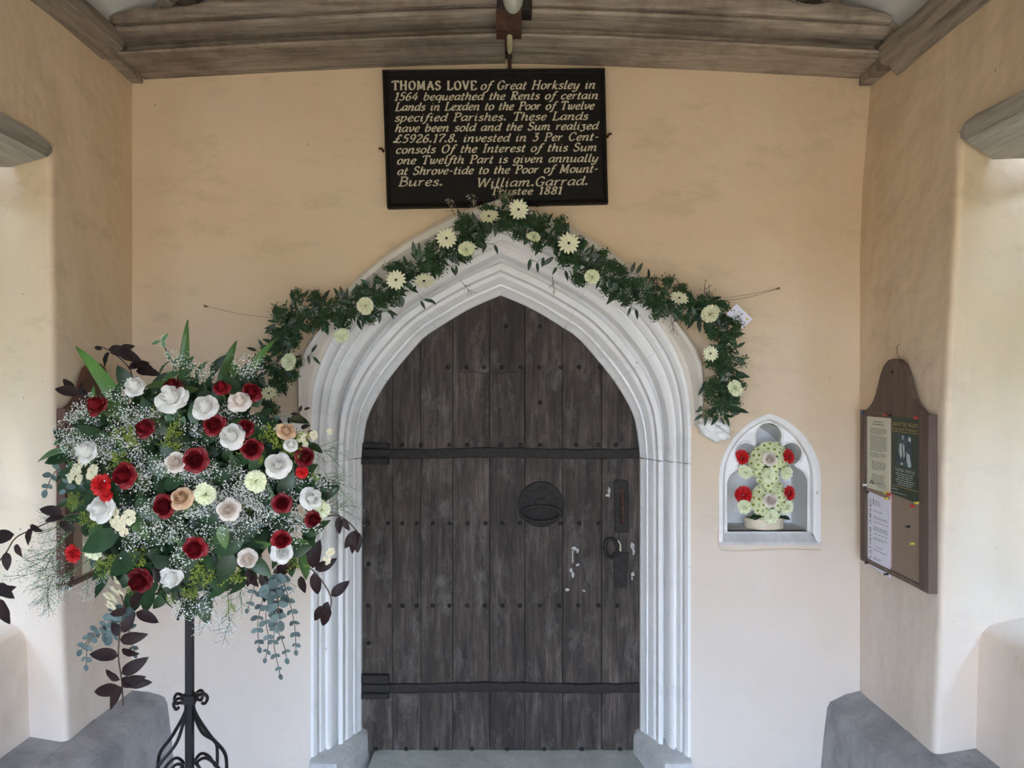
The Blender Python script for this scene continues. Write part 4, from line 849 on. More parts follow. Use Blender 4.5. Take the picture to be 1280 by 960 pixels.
def daisy_meshes(name, mat, n, wd, layers, seed, eye_r, eye_mat, cup=.12):
    r = random.Random(seed); mb = MB()
    for li in range(layers):
        R = 1.0-.28*li
        for k_ in range(n):
            a0 = 2*pi*(k_+.5*li)/n+r.uniform(-.06, .06); Rr = R*r.uniform(.9, 1.04); dz = r.uniform(-.05, .05)
            def fn(u, t, a0=a0, Rr=Rr, dz=dz, li=li):
                s_ = 2*u-1; x = .12+(Rr-.12)*t; y = s_*wd*(.35+.75*sin(pi*min(1, .1+.72*t)))*(1-.55*(t > .95)*abs(s_)); z = .05*li+cup*t+dz*t-.10*t*t+.05*s_*s_
                return (x*cos(a0)-y*sin(a0), x*sin(a0)+y*cos(a0), z)
            patch(mb, fn, 2, 4)
    pet = mb.mesh(name, mat, 60); mb = MB(); mb.lathe([(eye_r, -.02), (eye_r, .09), (eye_r*.8, .14), (eye_r*.3, .13), (.01, .11)], 10)
    return pet, mb.mesh('flower_eye', eye_mat, 50)
def leaf_mesh(name, mat, prof, fold=.12, bend=.15, n=6, wave=0, width=None):
    """unit length along +X, face towards +Z; prof(t) half width"""
    mb = MB(); vs = []
    for i in range(n+1):
        t = i/n; hw = prof(t); z = -bend*t*t+bend*.3*t; wv = wave*sin(t*14)
        vs += [(t, -hw, z+fold*hw*2+wv), (t, 0, z), (t, hw, z+fold*hw*2-wv)]
    mb.add(vs, [(3*i+j, 3*i+3+j, 3*i+4+j, 3*i+1+j) for i in range(n) for j in (0, 1)]); return mb.mesh(name, mat, 60)
LR = leaf_mesh('leaf', M['ruscus'], lambda t: .155*sin(pi*t**.8)**.9+.004)
LG = leaf_mesh('leaf', M['leaf'], lambda t: .27*sin(pi*t**.75)**.8+.004, bend=.25)
LGM = leaf_mesh('leaf', M['leafmid'], lambda t: .24*sin(pi*t**.75)**.8+.004, bend=.25)
LB = leaf_mesh('leaf', M['beech'], lambda t: .23*sin(pi*t**.8)**.75+.006, bend=.3, wave=.02, n=8)
LE = leaf_mesh('leaf', M['euca'], lambda t: .34*sin(pi*t**.9)**.6+.004, bend=.1)
LV = leaf_mesh('leaf', M['varieg'], lambda t: .24*sin(pi*t**.8)**.8+.004, bend=.2)
def margin_mesh():
    mb = MB(); n = 8; vs = []
    for s in (-1, 1):
        b = len(mb.v); vs = []
        for i in range(n+1):
            t = i/n; hw = .24*sin(pi*t**.8)**.8+.004; z = -.2*t*t+.06*t+.24*hw+.006; vs += [(t, s*hw*1.02, z), (t, s*hw*.80, z-.012)]
        mb.add(vs, [(2*i, 2*i+1, 2*i+3, 2*i+2) for i in range(n)])
    return mb.mesh('pale_margin', M['cream_edge'], 60)
LVM = margin_mesh()
CALYX = sepal_mesh()
ROSE = {k_: [rose_mesh('rose', M[k_], 10+j+7*len(k_), 1+.12*(j % 2)) for j in range(3)] for k_ in ('white', 'blush', 'peach', 'darkred')}
CARN = {k_: carnation_mesh('carnation', M[k_], 5+len(k_)) for k_ in ('lemon', 'cream', 'scarlet', 'darkred')}
GERB = [daisy_meshes('gerbera_petals', M['cream'], 15, .13, 2, 3+j, .13, M['eye'], .15) for j in range(2)]
CHRY = [daisy_meshes('daisy_petals', M['daisy'], 12, .095, 2, 9+j, .25, M['green_eye'], .02) for j in range(2)]
def floret_cluster(name, mats, seed, n, length, spread, size, nst=7, droop=0):
    """branching spray along +X: thin stems (material 0) with little florets (material 1)"""
    r = random.Random(seed); mb = MB(); ends = []
    mb.tube([(0, 0, 0), (length*.5, 0, .03*length), (length*.8, 0, 0)], .0016, 4)
    for k_ in range(nst):
        t = r.uniform(.25, .9); b = Vector((length*t, 0, 0)); dr = Vector((r.uniform(.2, 1), r.uniform(-1, 1)*spread, r.uniform(-1, 1)*spread))*length*r.uniform(.25, .5)
        e = b+dr; mb.tube([b, b+dr*.5+Vector((0, 0, .01*length)), e], .0009, 3, False); ends.append((b+dr*.5, e))
    for k_ in range(n):
        a, e = ends[k_ % len(ends)]; p = a.lerp(e, r.uniform(.2, 1.1))+Vector([r.gauss(0, 1) for _ in range(3)])*length*.085
        if k_ % 3 == 0: mb.cur = 0; mb.add([e.lerp(a, .4), p, p+Vector((.0007, .0007, 0))], [(0, 1, 2)])
        mb.cur = 1; q = size*r.uniform(.7, 1.35); ax = [Vector([r.gauss(0, 1) for _ in range(3)]).normalized() for _ in range(2)]; x_ = ax[0]; y_ = x_.cross(ax[1]).normalized(); z_ = x_.cross(y_)
        mb.add([p+x_*q, p+y_*q, p-x_*q, p-y_*q, p+z_*q*.6, p-z_*q*.6], [(0, 1, 4), (1, 2, 4), (2, 3, 4), (3, 0, 4), (1, 0, 5), (2, 1, 5), (3, 2, 5), (0, 3, 5)]); mb.cur = 0
    return mb.mesh(name, mats, 0)
GYP = [floret_cluster('gypsophila_spray', [M['stem'], M['gyp']], 20+j, 120, .13, .9, .0028, 9) for j in range(3)]
GYPS = [floret_cluster('gypsophila_spray', [M['stem'], M['gyp']], 30+j, 34, .07, .9, .0022, 6) for j in range(2)]
GYPP = [floret_cluster('gypsophila_spray', [M['stem'], M['pale']], 40+j, 150, .16, .8, .0024, 12) for j in range(2)]
LIME = [floret_cluster('lime_filler_spray', [M['stem'], M['lime']], 50+j, 150, .10, .9, .0034, 9) for j in range(2)]
FERN = [floret_cluster('fern_frond', [M['stem'], M['fern']], 60+j, 150, .085, .9, .0046, 9) for j in range(2)]
def stock_mesh(seed):
    r = random.Random(seed); mb = MB()
    for k_ in range(9):
        c = Vector((r.uniform(-1, 1)*.8, r.uniform(-1, 1)*.6, r.uniform(0, .35))); a0 = r.random()*6
        for q in range(4):
            a = a0+q*pi/2
            def fn(u, t, a=a, c=c):
                s_ = 2*u-1; x = .40*t; y = s_*.24*sin(pi*min(1, .1+.7*t)); return (c.x+x*cos(a)-y*sin(a), c.y+x*sin(a)+y*cos(a), c.z+.12*t-.15*t*t+.04*s_*s_)
            patch(mb, fn, 2, 3)
    return mb.mesh('stock_floret_cluster', M['stock'], 60)
STOCK = [stock_mesh(2), stock_mesh(3)]
def orient(p, nrm, size, roll=0, sz=None):
    q = Vector(nrm).normalized().to_track_quat('Z', 'Y').to_matrix().to_4x4()
    return Matrix.Translation(p) @ q @ Matrix.Rotation(roll, 4, 'Z') @ Matrix.Diagonal((size, size, sz or size, 1))
def along(p, dr, nrm, size):
    """leaf matrix: +X along dr, +Z towards nrm"""
    x = Vector(dr).normalized(); z = Vector(nrm); z = (z-x*z.dot(x)); z = z.normalized() if z.length > 1e-4 else x.orthogonal().normalized(); y = z.cross(x)
    m = Matrix((x, y, z)).transposed().to_4x4(); return Matrix.Translation(p) @ m @ Matrix.Diagonal((size, size, size, 1))
def scr(du, dv, dy=0): return Vector((du, dy, -dv))

# ---------------------------------------------------------------- garland over the arch
gp = [(330, 505), (342, 478), (358, 445), (358, 412), (368, 392), (400, 396), (440, 390), (475, 372), (508, 350), (545, 322), (575, 300), (605, 280), (632, 266), (660, 280), (692, 300), (722, 322), (752, 345), (790, 362), (830, 376), (870, 386), (894, 396), (903, 420), (904, 455), (902, 490), (904, 520)]
gpath = catmull([P(u, v, 3.30) for u, v in gp], 5)
root = thing('flower_garland', 'green leafy garland with cream daisies draped over the door arch', 'garland', gpath[0])
mb = MB(); mb.tube(gpath, .012, 6); part('garland_cord', mb, M['leaf'], root, smooth=60)
r = random.Random(11); GP = resample(gpath, 400)
def gnear(i): t = (GP[min(i+3, 399)]-GP[max(i-3, 0)]).normalized(); return GP[i], t
for k_ in range(190):                                            # ferny filler along the garland
    i = int(399*(k_+.5)/190); p, t = gnear(i); a = r.uniform(0, 2*pi); side = Vector((-t.z, 0, t.x))
    dr = side*cos(a)+Vector((0, -abs(sin(a))*.5, 0))+t*r.uniform(-.7, .7); q = p+side*r.uniform(-.035, .035)+Vector((0, r.uniform(-.02, .01), 0))
    o = link('fern_frond', FERN[k_ % 2], root, along(q, dr, (0, -1, .2), r.uniform(.65, 1.05))); o['kind'] = 'stuff'
for k_ in range(300):                                            # pointed leaves
    i = r.randrange(400); p, t = gnear(i); side = Vector((-t.z, 0, t.x)); a = r.uniform(0, 2*pi); rad = r.uniform(.0, .062)
    q = p+side*cos(a)*rad+Vector((0, -.02-r.uniform(0, .035), 0))
    dr = side*cos(a)*1.1+t*r.uniform(-.8, .8)+Vector((0, r.uniform(-.35, .1), -.25)); link('leaf', LR if r.random() < .75 else LG, root, along(q, dr, (r.uniform(-.5, .5), -1, r.uniform(-.3, .6)), r.uniform(.038, .062)))
mb = MB(); tmpl = [v.co.copy() for v in LR.vertices]; tf = [tuple(p_.vertices) for p_ in LR.polygons]
for k_ in range(1100):                                           # small leaves packed close to the cord, joined
    i = r.randrange(400); p, t = gnear(i); side = Vector((-t.z, 0, t.x)); a = r.uniform(0, 2*pi); rad = r.uniform(0, .05)
    m = along(p+side*cos(a)*rad+Vector((0, r.uniform(-.035, .01), 0)), (r.uniform(-1, 1), r.uniform(-.5, .1), r.uniform(-1, .7)), (r.uniform(-.5, .5), -1, r.uniform(-.3, .6)), r.uniform(.022, .040)); mb.add([m @ c_ for c_ in tmpl], tf)
part('small_leaves', mb, M['ruscus'], root, smooth=60)['kind'] = 'stuff'
def sprig(u, v, angs, L=.045):
    p = P(u, v, 3.28)
    mb = MB(); qs = []
    for j, (du, dv, a) in enumerate(angs):
        q = p+Vector((du*CD/F, -.01, -dv*CD/F)); qs.append(q)
    mb.tube([p]+qs, .0012, 4); st = part('ruscus_sprig', mb, M['stem'], root)
    for q, (du, dv, a) in zip(qs, angs): link('leaf', LR, st, along(q, (cos(radians(a)), -.15, sin(radians(a))), (.1, -1, .3), L*r.uniform(.85, 1.15)))
sprig(372, 385, [(4, -6, 150), (8, -12, 60), (10, -8, 10)], .040); sprig(352, 405, [(-4, -2, 170), (-6, 4, 185), (-2, -8, 130), (-4, 12, 175), (-2, -4, 100)], .042)
sprig(430, 375, [(-4, -2, 120), (0, -2, 105), (4, -3, 85), (10, -5, 60), (8, 0, 5), (16, -4, 70)], .045); sprig(388, 444, [(2, -3, 55), (-2, 0, -80), (4, 2, -45)], .043)
sprig(480, 385, [(-4, 6, -95), (4, 4, -20), (8, 2, -70), (0, 4, 195)], .045); sprig(526, 372, [(4, 2, -20), (10, 2, -35), (0, 4, -60)], .04); sprig(560, 330, [(4, 4, -60), (10, 2, -85)], .04)
sprig(612, 300, [(-4, 4, -110), (6, 6, -70)], .040); sprig(665, 320, [(-2, 4, -100), (6, 8, -85), (14, 2, -100)], .045); sprig(700, 330, [(-4, 4, -120), (6, 8, -75)], .042)
sprig(780, 345, [(0, -3, 120), (8, -3, 70), (14, -2, 60)], .048); sprig(790, 380, [(-2, 4, -110), (4, 6, -80)], .04); sprig(880, 505, [(-2, 6, 200), (-2, 12, 215), (2, 14, -100), (-4, 2, 240)], .040)
sprig(885, 470, [(-4, 6, -110), (-6, 12, -120)], .045); sprig(345, 445, [(-6, -4, 150), (-12, 2, 190), (-14, -10, 120), (-22, -6, 160), (-10, 8, 200)], .045)
GYPE = [floret_cluster('gypsophila_spray', [M['twig'], M['stock']], 70+j, 60, .07, .8, .0017, 8) for j in range(2)]
for (u, v, du, dv) in ((628, 258, -.3, -1), (634, 262, .2, -1), (600, 262, -.7, -.6), (890, 378, -.3, -1), (570, 270, -.5, -.7), (880, 372, 0, -1), (575, 350, .6, .7), (905, 450, 1, .3), (838, 395, .2, 1), (690, 345, .2, 1), (820, 365, -.2, -1)):
    o = link('gypsophila_spray', GYPE[r.randrange(2)], root, along(P(u, v, 3.24), scr(du, dv, -.2), (0, -1, 0), .95)); o['kind'] = 'stuff'
for k_ in range(44):
    i = r.randrange(400); p, t = gnear(i); a = r.uniform(0, 6.28); o = link('gypsophila_spray', GYPS[k_ % 2], root, along(p+Vector((0, -.045, 0)), (cos(a), -.3, sin(a)), (0, -1, 0), .55)); o['kind'] = 'stuff'
for j, (u, v, pr, nx, nz) in enumerate(((648, 262, 12, .2, .0), (611, 271, 12, -.1, .75), (711, 304, 12.5, 0, 0), (495, 350, 12, 0, .05), (530, 352, 12, .1, .75), (558, 298, 12.5, 0, .1), (849, 373, 11, .1, .8), (888, 442, 9.5, 0, .1), (589, 297, 9, .2, .6) if False else (336, 492, 10, .1, .8))):
    m = orient(P(u, v, 3.20), (nx, -1, nz), pr*1.12*3.2/F, j*1.3); o = link('gerbera', GERB[j % 2][0], root, m); o['label'] = 'cream daisy with a dark eye'; link('flower_eye', GERB[j % 2][1], o, m)
for j, (u, v, pr, kk, nx, nz) in enumerate(((457, 382, 10, 'cream', 0, 0), (888, 393, 11, 'cream', -.6, .4), (918, 486, 10, 'lemon', .5, .2), (740, 346, 9, 'lemon', 0, .3), (583, 312, 10, 'lemon', 0, .5), (667, 297, 8, 'lemon', .2, .8), (362, 452, 10, 'lemon', -.3, .2), (427, 420, 9, 'lemon', .2, .4))):
    m = orient(P(u, v, 3.21), (nx, -1, nz), pr*1.1*3.2/F, j*2.1); o = link('chrysanthemum', CARN[kk], root, m); o['label'] = 'cream ruffled bloom' if kk == 'cream' else 'pale lemon ruffled bloom'
# gift card tucked into the garland, wires, nails
root = thing('message_card', 'small white card with handwriting tucked into the right of the garland', 'card', P(925, 408, 3.24))
pts = [(921, 380), (941, 399), (927, 411), (908, 392)]
mb = MB(); mb.loft([[P(u, v, 3.245) for u, v in pts], [P(u, v, 3.247) for u, v in pts]]); cardo = part('card', mb, M['paper_white'], root, smooth=0, fix=True)
mb = MB()
for k_, (u, v) in enumerate(((916, 390), (919, 393.5), (922, 397), (925, 400.5))):
    mb.tube([P(u+j*1.3, v+j*1.2-.8*(j % 2)-2*(k_ % 2), 3.2435) for j in range(5+k_ % 2)], .0007, 3, False)
part('handwriting', mb, M['ink'], cardo); mb = MB(); q = P(934, 399, 3.244); mb.lathe([(.005, 0), (.004, .001)], 8, q, 'Y'); part('gold_sticker', mb, M['pin_yellow'], cardo)
for (a, b, lab) in (((258, 383), (348, 398), 'thin wire from a nail in the wall to the left end of the garland'), ((972, 361), (905, 376), 'thin wire from a nail in the wall to the right end of the garland')):
    A_, B_ = P(*a, 3.39), P(*b, 3.31); root = thing('tie_wire', lab, 'wire', A_); mid = (A_+B_)/2+Vector((0, 0, -.008))
    mb = MB(); mb.tube(catmull([A_+Vector((0, 0, 0)), mid, B_], 6), .0011, 4, False)
    if a[0] > 900: mb.tube(catmull([A_, mid+Vector((0, 0, .012)), B_+Vector((0, 0, .01))], 6), .0009, 4, False)
    part('wire', mb, M['wire'], root); mb = MB(); mb.tube([A_+Vector((0, .02, 0)), A_+Vector((0, -.012, 0)), A_+Vector((0, -.016, 0))], [.003, .003, .006], 8); part('nail', mb, M['wire'], root)

# ---------------------------------------------------------------- posy in the niche
bx = P(953, 655, CD+.12)
root = thing('niche_posy', 'figure-eight posy of pale lime daisies with red carnations in the trefoil niche', 'flower arrangement', (bx.x, .11, NSZ))
mb = MB(); cx, rx, ry = bx.x-.0, .084, .062
prof_ = [(0, .0), (.9, .0), (.97, .004), (1.0, .045), (.985, .048), (.96, .044), (.0, .040)]
mb.loft([[(cx+rx*k0*cos(2*pi*i/32)+(1e-4*cos(2*pi*i/32)), .10+ry*k0*sin(2*pi*i/32), NSZ+h) for i in range(32)] for k0, h in prof_]); part('dish', mb, M['dish'], root, smooth=40)
mb = MB()
fc = [P(957, 578, CD+.11), P(959, 625, CD+.11)]
for c in fc:
    rr = .075; mb.lathe([(.01, -rr), (rr*.7, -rr*.7), (rr, 0), (rr*.7, rr*.7), (.01, rr)], 14, c)
part('floral_foam', mb, M['foam'], root, smooth=60)
r = random.Random(3); daisies = []
cand = [(952, 549), (962, 551), (973, 556), (944, 558), (982, 560), (951, 561), (960.5, 561), (940, 568), (949, 569), (974, 566), (981, 574), (983, 565) if False else (968, 562), (937, 579), (948, 581), (941, 590), (954, 577) if False else (949.5, 592), (972, 574) if False else (968, 583), (984, 583) , (935, 606), (948, 604), (960.5, 607.5), (974, 605), (978, 614), (941, 614.5), (949, 615), (941, 622), (949, 624), (942, 631), (947.5, 638), (955, 631), (974, 622), (972, 632), (980, 628), (958, 642), (966, 641), (951, 645) if False else (955, 645), (970, 645), (934, 597), (980, 598) if False else (970, 598)]
cand += [(957+27*sqrt(r.random())*cos(a)*1.0, (574 if j_ % 2 else 625)+25*sqrt(r.random())*sin(a)) for j_, a in enumerate([r.uniform(0, 6.283) for _ in range(70)])]
for j, (u, v) in enumerate(cand):
    back_ = .018 if j >= len(cand)-70 else 0; c = min(fc, key=lambda q: abs(q.z-P(u, v, 3.42).z)); p = P(u, v, 3.42); off = Vector((p.x-c.x, 0, p.z-c.z)); rr = .10
    off = off if off.length < .086 else off*(.086/off.length); p = Vector((c.x+off.x, p.y, c.z+off.z)); dy = -sqrt(max(.0009, rr*rr-off.length_squared)); pp = Vector((p.x, c.y+dy*.95+back_+r.uniform(-.009, .006), p.z)); k_ = (pp.y+CD)/3.42; pp = Vector((p.x*k_, pp.y, CZ+(p.z-CZ)*k_))
    m = orient(pp, (off.x*1.0+r.uniform(-.025, .025), dy-.02, off.z*1.0+r.uniform(-.025, .025)), r.uniform(6.3, 7.4)*3.42/F, r.random()*6); o = link('daisy', CHRY[j % 2][0], root, m); link('flower_eye', CHRY[j % 2][1], o, m)
def posy(kind, lab, u, v, pr, d, nrm, me):
    o = link(kind, me, root, orient(P(u, v, d), nrm, pr*d/F, r.random()*6)); o['label'] = lab
for u, v, nx in ((927, 572, -.7), (985, 571, .6), (929, 619, -.5), (986, 617, .6)): posy('carnation', 'scarlet carnation', u, v, 9.5 if nx != -.5 else 11, 3.43, (nx, -.8, .2), CARN['scarlet'])
for u, v in ((932, 590), (982, 591), (960, 595), (931, 633), (983, 634), (963, 646)): posy('carnation', 'pale lemon carnation', u, v, 9, 3.41, ((u-958)/60, -1, -.15), CARN['lemon'])
for u, v in ((961, 574), (962, 626)): posy('rose', 'cream rose', u, v, 10, 3.37, (0, -1, .15), ROSE['blush'][0])
for k_ in range(16): link('leaf', LG, root, along(Vector((cx+r.uniform(-.07, .07), .12-r.uniform(.03, .07), NSZ+.055)), (r.uniform(-1, 1), -.6, r.uniform(-.4, .3)), (0, -1, .5), .03))

# ---------------------------------------------------------------- wrought iron stand
SX, SY = P(237, 700, 2.5).x, 2.5-CD
root = thing('flower_stand', 'black wrought iron pedestal stand with scrolled collar holding the large flower arrangement', 'stand', (SX, SY, .014))
def SP(du, v, dy=0): return Vector((SX+du*2.5/F, SY+dy, CZ-(v-480)*2.5/F))
mb = MB(); h_ = .0105; zt_ = SP(0, 730).z; mb.box((SX-h_, SY-h_, .06), (SX+h_, SY+h_, zt_)); part('pole', mb, M['blackiron'], root, smooth=0)
mb = MB(); mb.box((SX-.02, SY-.02, .775), (SX+.02, SY+.02, .80)); part('collar', mb, M['blackiron'], root, smooth=0)
mb = MB(); mb.lathe([(.01, 0), (.06, .004), (.105, .03), (.115, .075), (.108, .078), (.05, .03), (.0, .02)], 24, (SX, SY, zt_)); part('bowl', mb, M['blackiron'], root, smooth=40)
zc = SP(0, 885).z; zk = SP(0, 950).z
for k_ in range(4):
    a = radians([12, 62, 168, 232][k_]); c_, s_ = cos(a), sin(a); rad = [.108, .085, .108, .075][k_]
    def R_(rr, z): return Vector((SX+c_*rr, SY+s_*rr, z))
    mb = MB(); mb.tube(catmull([R_(.012, zc+.045), R_(.014, zc-.01), R_(rad*.55, zc-.09), R_(.098, zk+.02), R_(.108, zk-.02), R_(.106, zk-.10), R_(.11, .42), R_(.15, .2), R_(.22, .04), R_(.245, .022)], 5), .0058, 6); lg = part('leg', mb, M['blackiron'], root, smooth=60)
    mb = MB(); sc_ = [R_(.012, zc+.01), R_(.022, zc+.034), R_(.042, zc+.040), R_(.052, zc+.026), R_(.044, zc+.010), R_(.034, zc+.014)]
    mb.tube(catmull(sc_, 5), .0052, 6); part('scroll', mb, M['blackiron'], lg, smooth=60)
    mb = MB(); mb.tube(catmull([R_(.10, zk-.06), R_(.075, zk-.02), R_(.045, zk+.002), R_(.022, zk-.01), R_(.03, zk-.03)], 5), .005, 6); part('scroll', mb, M['blackiron'], lg, smooth=60)
for a in (150, 20, 265):
    c_, s_ = cos(radians(a)), sin(radians(a)); mb = MB()
    mb.tube(catmull([Vector((SX+c_*x, SY+s_*x, zt_+z)) for x, z in ((.01, -.02), (.03, -.045), (.052, -.035), (.058, -.005), (.05, .02), (.075, .03), (.09, .045))], 5), .005, 6); part('bracket', mb, M['blackiron'], root, smooth=60)
mb = MB(); mb.tube([SP(-3, 752), SP(-8, 757), SP(-11, 765), SP(-15, 775)], [.006, .007, .006, .004], 6); mb.tube([SP(-8, 757), SP(-6, 768)], .004, 5); part('hook', mb, M['blackiron'], root, smooth=60)

# ---------------------------------------------------------------- the large arrangement
AC = (237, 590); AD = 2.5
root = thing('pedestal_flower_arrangement', 'large pedestal arrangement of red and white roses with trailing foliage left of the door', 'flower arrangement', (SX, SY, zt_+.08))
def dome(u, v, back=0.0, rx=178, ry=150):
    nx, nz = (u-AC[0])/rx, (AC[1]-v)/ry; q = sqrt(nx*nx+nz*nz)
    if q > .96: nx, nz = nx/q*.96, nz/q*.96; q = .96
    hgt = sqrt(1-q*q); d = AD-.30*hgt+back; return P(u, v, d), Vector((nx, -hgt-.25, nz+.15)).normalized(), d
r = random.Random(21)
mb = MB(); cF = P(AC[0], 640, AD)
mb.lathe([(.01, -.13), (.09, -.12), (.12, -.02), (.11, .08), (.01, .13)], 16, cF); part('floral_foam', mb, M['foam'], root, smooth=60)
# dense inner foliage, joined
mb = MB(); tmpl = [(v.co.copy()) for v in LG.vertices]; tf = [tuple(p.vertices) for p in LG.polygons]
for k_ in range(1500):
    a = r.uniform(0, 2*pi); q = sqrt(r.random())*.93; u = AC[0]-12+148*q*cos(a); v = AC[1]+20-132*q*sin(a)
    if v > 700 and abs(u-237) > 90: continue
    p, nrm, d = dome(u, v, r.uniform(.09, .22)); m = along(p, (r.uniform(-1, 1), r.uniform(-.6, .2), r.uniform(-1, 1)), (r.uniform(-.6, .6), -1, r.uniform(-.3, .8)), r.uniform(.04, .07)); mb.add([m @ c for c in tmpl], tf)
o = part('inner_foliage', mb, M['leaf'], root, smooth=60); o['kind'] = 'stuff'
for k_ in range(210):
    a = r.uniform(0, 2*pi); q = sqrt(r.random()); u = AC[0]+165*q*cos(a); v = AC[1]+18-145*q*sin(a)
    p, nrm, d = dome(u, v, r.uniform(.01, .08)); dr = Vector((nrm.x+r.uniform(-.7, .7), -.2, nrm.z+r.uniform(-.8, .5)))
    link('leaf', LG if r.random() < .8 else LGM, root, along(p, dr, nrm+Vector((r.uniform(-.4, .4), 0, r.uniform(-.2, .5))), r.uniform(.045, .085)))
# the big leaves that read at the lower front
for (u, v, an, L, mid) in ((150, 668, 200, .12, 0), (175, 690, 215, .11, 0), (165, 640, 300, .09, 1), (190, 668, 130, .08, 0), (275, 650, 160, .08, 0), (292, 668, 20, .09, 0), (262, 655, 100, .07, 0), (290, 690, 250, .095, 0), (248, 700, 190, .07, 0), (305, 675, 200, .10, 0),
                           (355, 690, 10, .085, 0), (375, 690, 290, .085, 1), (205, 610, 30, .08, 0), (140, 600, 280, .08, 0), (170, 625, 320, .09, 0), (330, 590, 220, .08, 0), (205, 520, 60, .07, 0), (245, 530, 100, .06, 0), (330, 560, 240, .08, 0), (150, 730, 120, .07, 0), (165, 738, 260, .08, 0), (350, 620, 60, .08, 0), (277, 655, 280, .07, 1), (120, 640, 340, .07, 0), (190, 700, 350, .08, 0)):
    p, nrm, d = dome(u, v, -.01); a = radians(an); link('leaf', LGM if mid else LG, root, along(p, (cos(a), -.1, sin(a)), nrm+Vector((0, 0, .5)), L*1.0))
for k_ in range(22):
    p, nrm, d = dome(r.uniform(335, 385), r.uniform(600, 665), r.uniform(.0, .05)); link('leaf', LG, root, along(p, (r.uniform(-1, 1), -.2, r.uniform(-1, .5)), nrm+Vector((0, 0, .3)), r.uniform(.05, .08)))
# gypsophila
for k_ in range(96):
    a = r.uniform(0, 2*pi); q = sqrt(r.random()); cxx, cyy, rx_, ry_ = [(265, 590, 115, 88), (225, 640, 80, 60), (130, 545, 50, 45), (335, 630, 70, 45)][k_ % 4]
    u, v = cxx+rx_*q*cos(a), cyy-ry_*q*sin(a); p, nrm, d = dome(u, v, r.uniform(-.005, .03)); o = link('gypsophila_spray', GYP[k_ % 3], root, along(p-nrm*.06, nrm+Vector((r.uniform(-.5, .5), 0, r.uniform(-.5, .5))), (0, 0, 1), r.uniform(.6, .85))); o['kind'] = 'stuff'
for (u, v, dx, dy) in ((170, 520, -.3, -.5), (215, 480, .2, -1), (295, 490, .3, -1), (260, 495, -.2, -1), (225, 730, .2, 1), (150, 525, -.6, -.3), (230, 665, 0, 1), (310, 485, .2, -1), (340, 700, .3, 1)):
    p, nrm, d = dome(u, v, .02); o = link('gypsophila_spray', GYP[0], root, along(p, scr(dx, dy, -.2), (0, -1, 0), .7)); o['kind'] = 'stuff'
for (u, v, dx, dy, L) in ((110, 640, -1, .5, 1.0), (95, 660, -1, 1.0, 1.0), (80, 670, -.5, 1, .9), (75, 700, -.3, 1, .9), (95, 700, -1, .3, 1.0), (60, 720, .1, 1, .75), (110, 700, -.6, .5, 1.0), (270, 715, -.1, 1, 1.1), (300, 715, .1, 1, 1.0), (255, 720, .1, 1, .9), (285, 740, .1, 1, .9), (245, 745, .5, 1, .8), (290, 770, -.3, 1, .7),
                          (370, 590, 1, .2, 1.0), (385, 600, 1, .1, .9), (375, 560, 1, .1, .9), (395, 640, 1, -.2, .8), (385, 650, .8, -.6, .9), (340, 545, .6, -.8, .7), (350, 700, .4, 1, .8)):
    p = P(u, v, 2.46 if u < 300 else 2.5); me = GYPP[r.randrange(2)] if (u < 120 or u > 365) else GYP[r.randrange(3)]
    o = link('gypsophila_spray', me, root, along(p, scr(dx, dy, -.15), (0, -1, .1), L*(1.0 if me in GYPP else .95))); o['kind'] = 'stuff'
for (u, v, dx, dy) in ((110, 730, 0, 1), (88, 725, -.6, .7), (112, 722, .6, .4), (75, 735, 0, 1)):
    o = link('gypsophila_spray', GYP[1], root, along(P(u, v-12, 2.42), scr(dx, dy, -.1), (0, -1, 0), .55)); o['kind'] = 'stuff'
# lime filler
for (u, v, sc_) in ((158, 560, .9), (150, 572, .8), (345, 545, .9), (360, 560, .9), (375, 575, .8), (205, 545, .7), (212, 565, .8), (140, 705, .8), (155, 700, .8), (265, 700, .9), (275, 715, .9), (245, 740, .6), (95, 640, .6), (110, 635, .7), (305, 560, .7), (318, 575, .6), (352, 535, .8), (185, 700, .7), (165, 735, .6), (235, 725, .7), (90, 620, .5), (365, 700, .7), (290, 760, .5), (195, 530, .6), (215, 755, .4), (232, 745, .5), (385, 590, .6)):
    p, nrm, d = dome(u, v, -.01); o = link('lime_filler_spray', LIME[r.randrange(2)], root, along(p-nrm*.045, nrm+Vector((r.uniform(-.7, .7), 0, r.uniform(-.7, .7))), (0, 0, 1), sc_*.95)); o['kind'] = 'stuff'
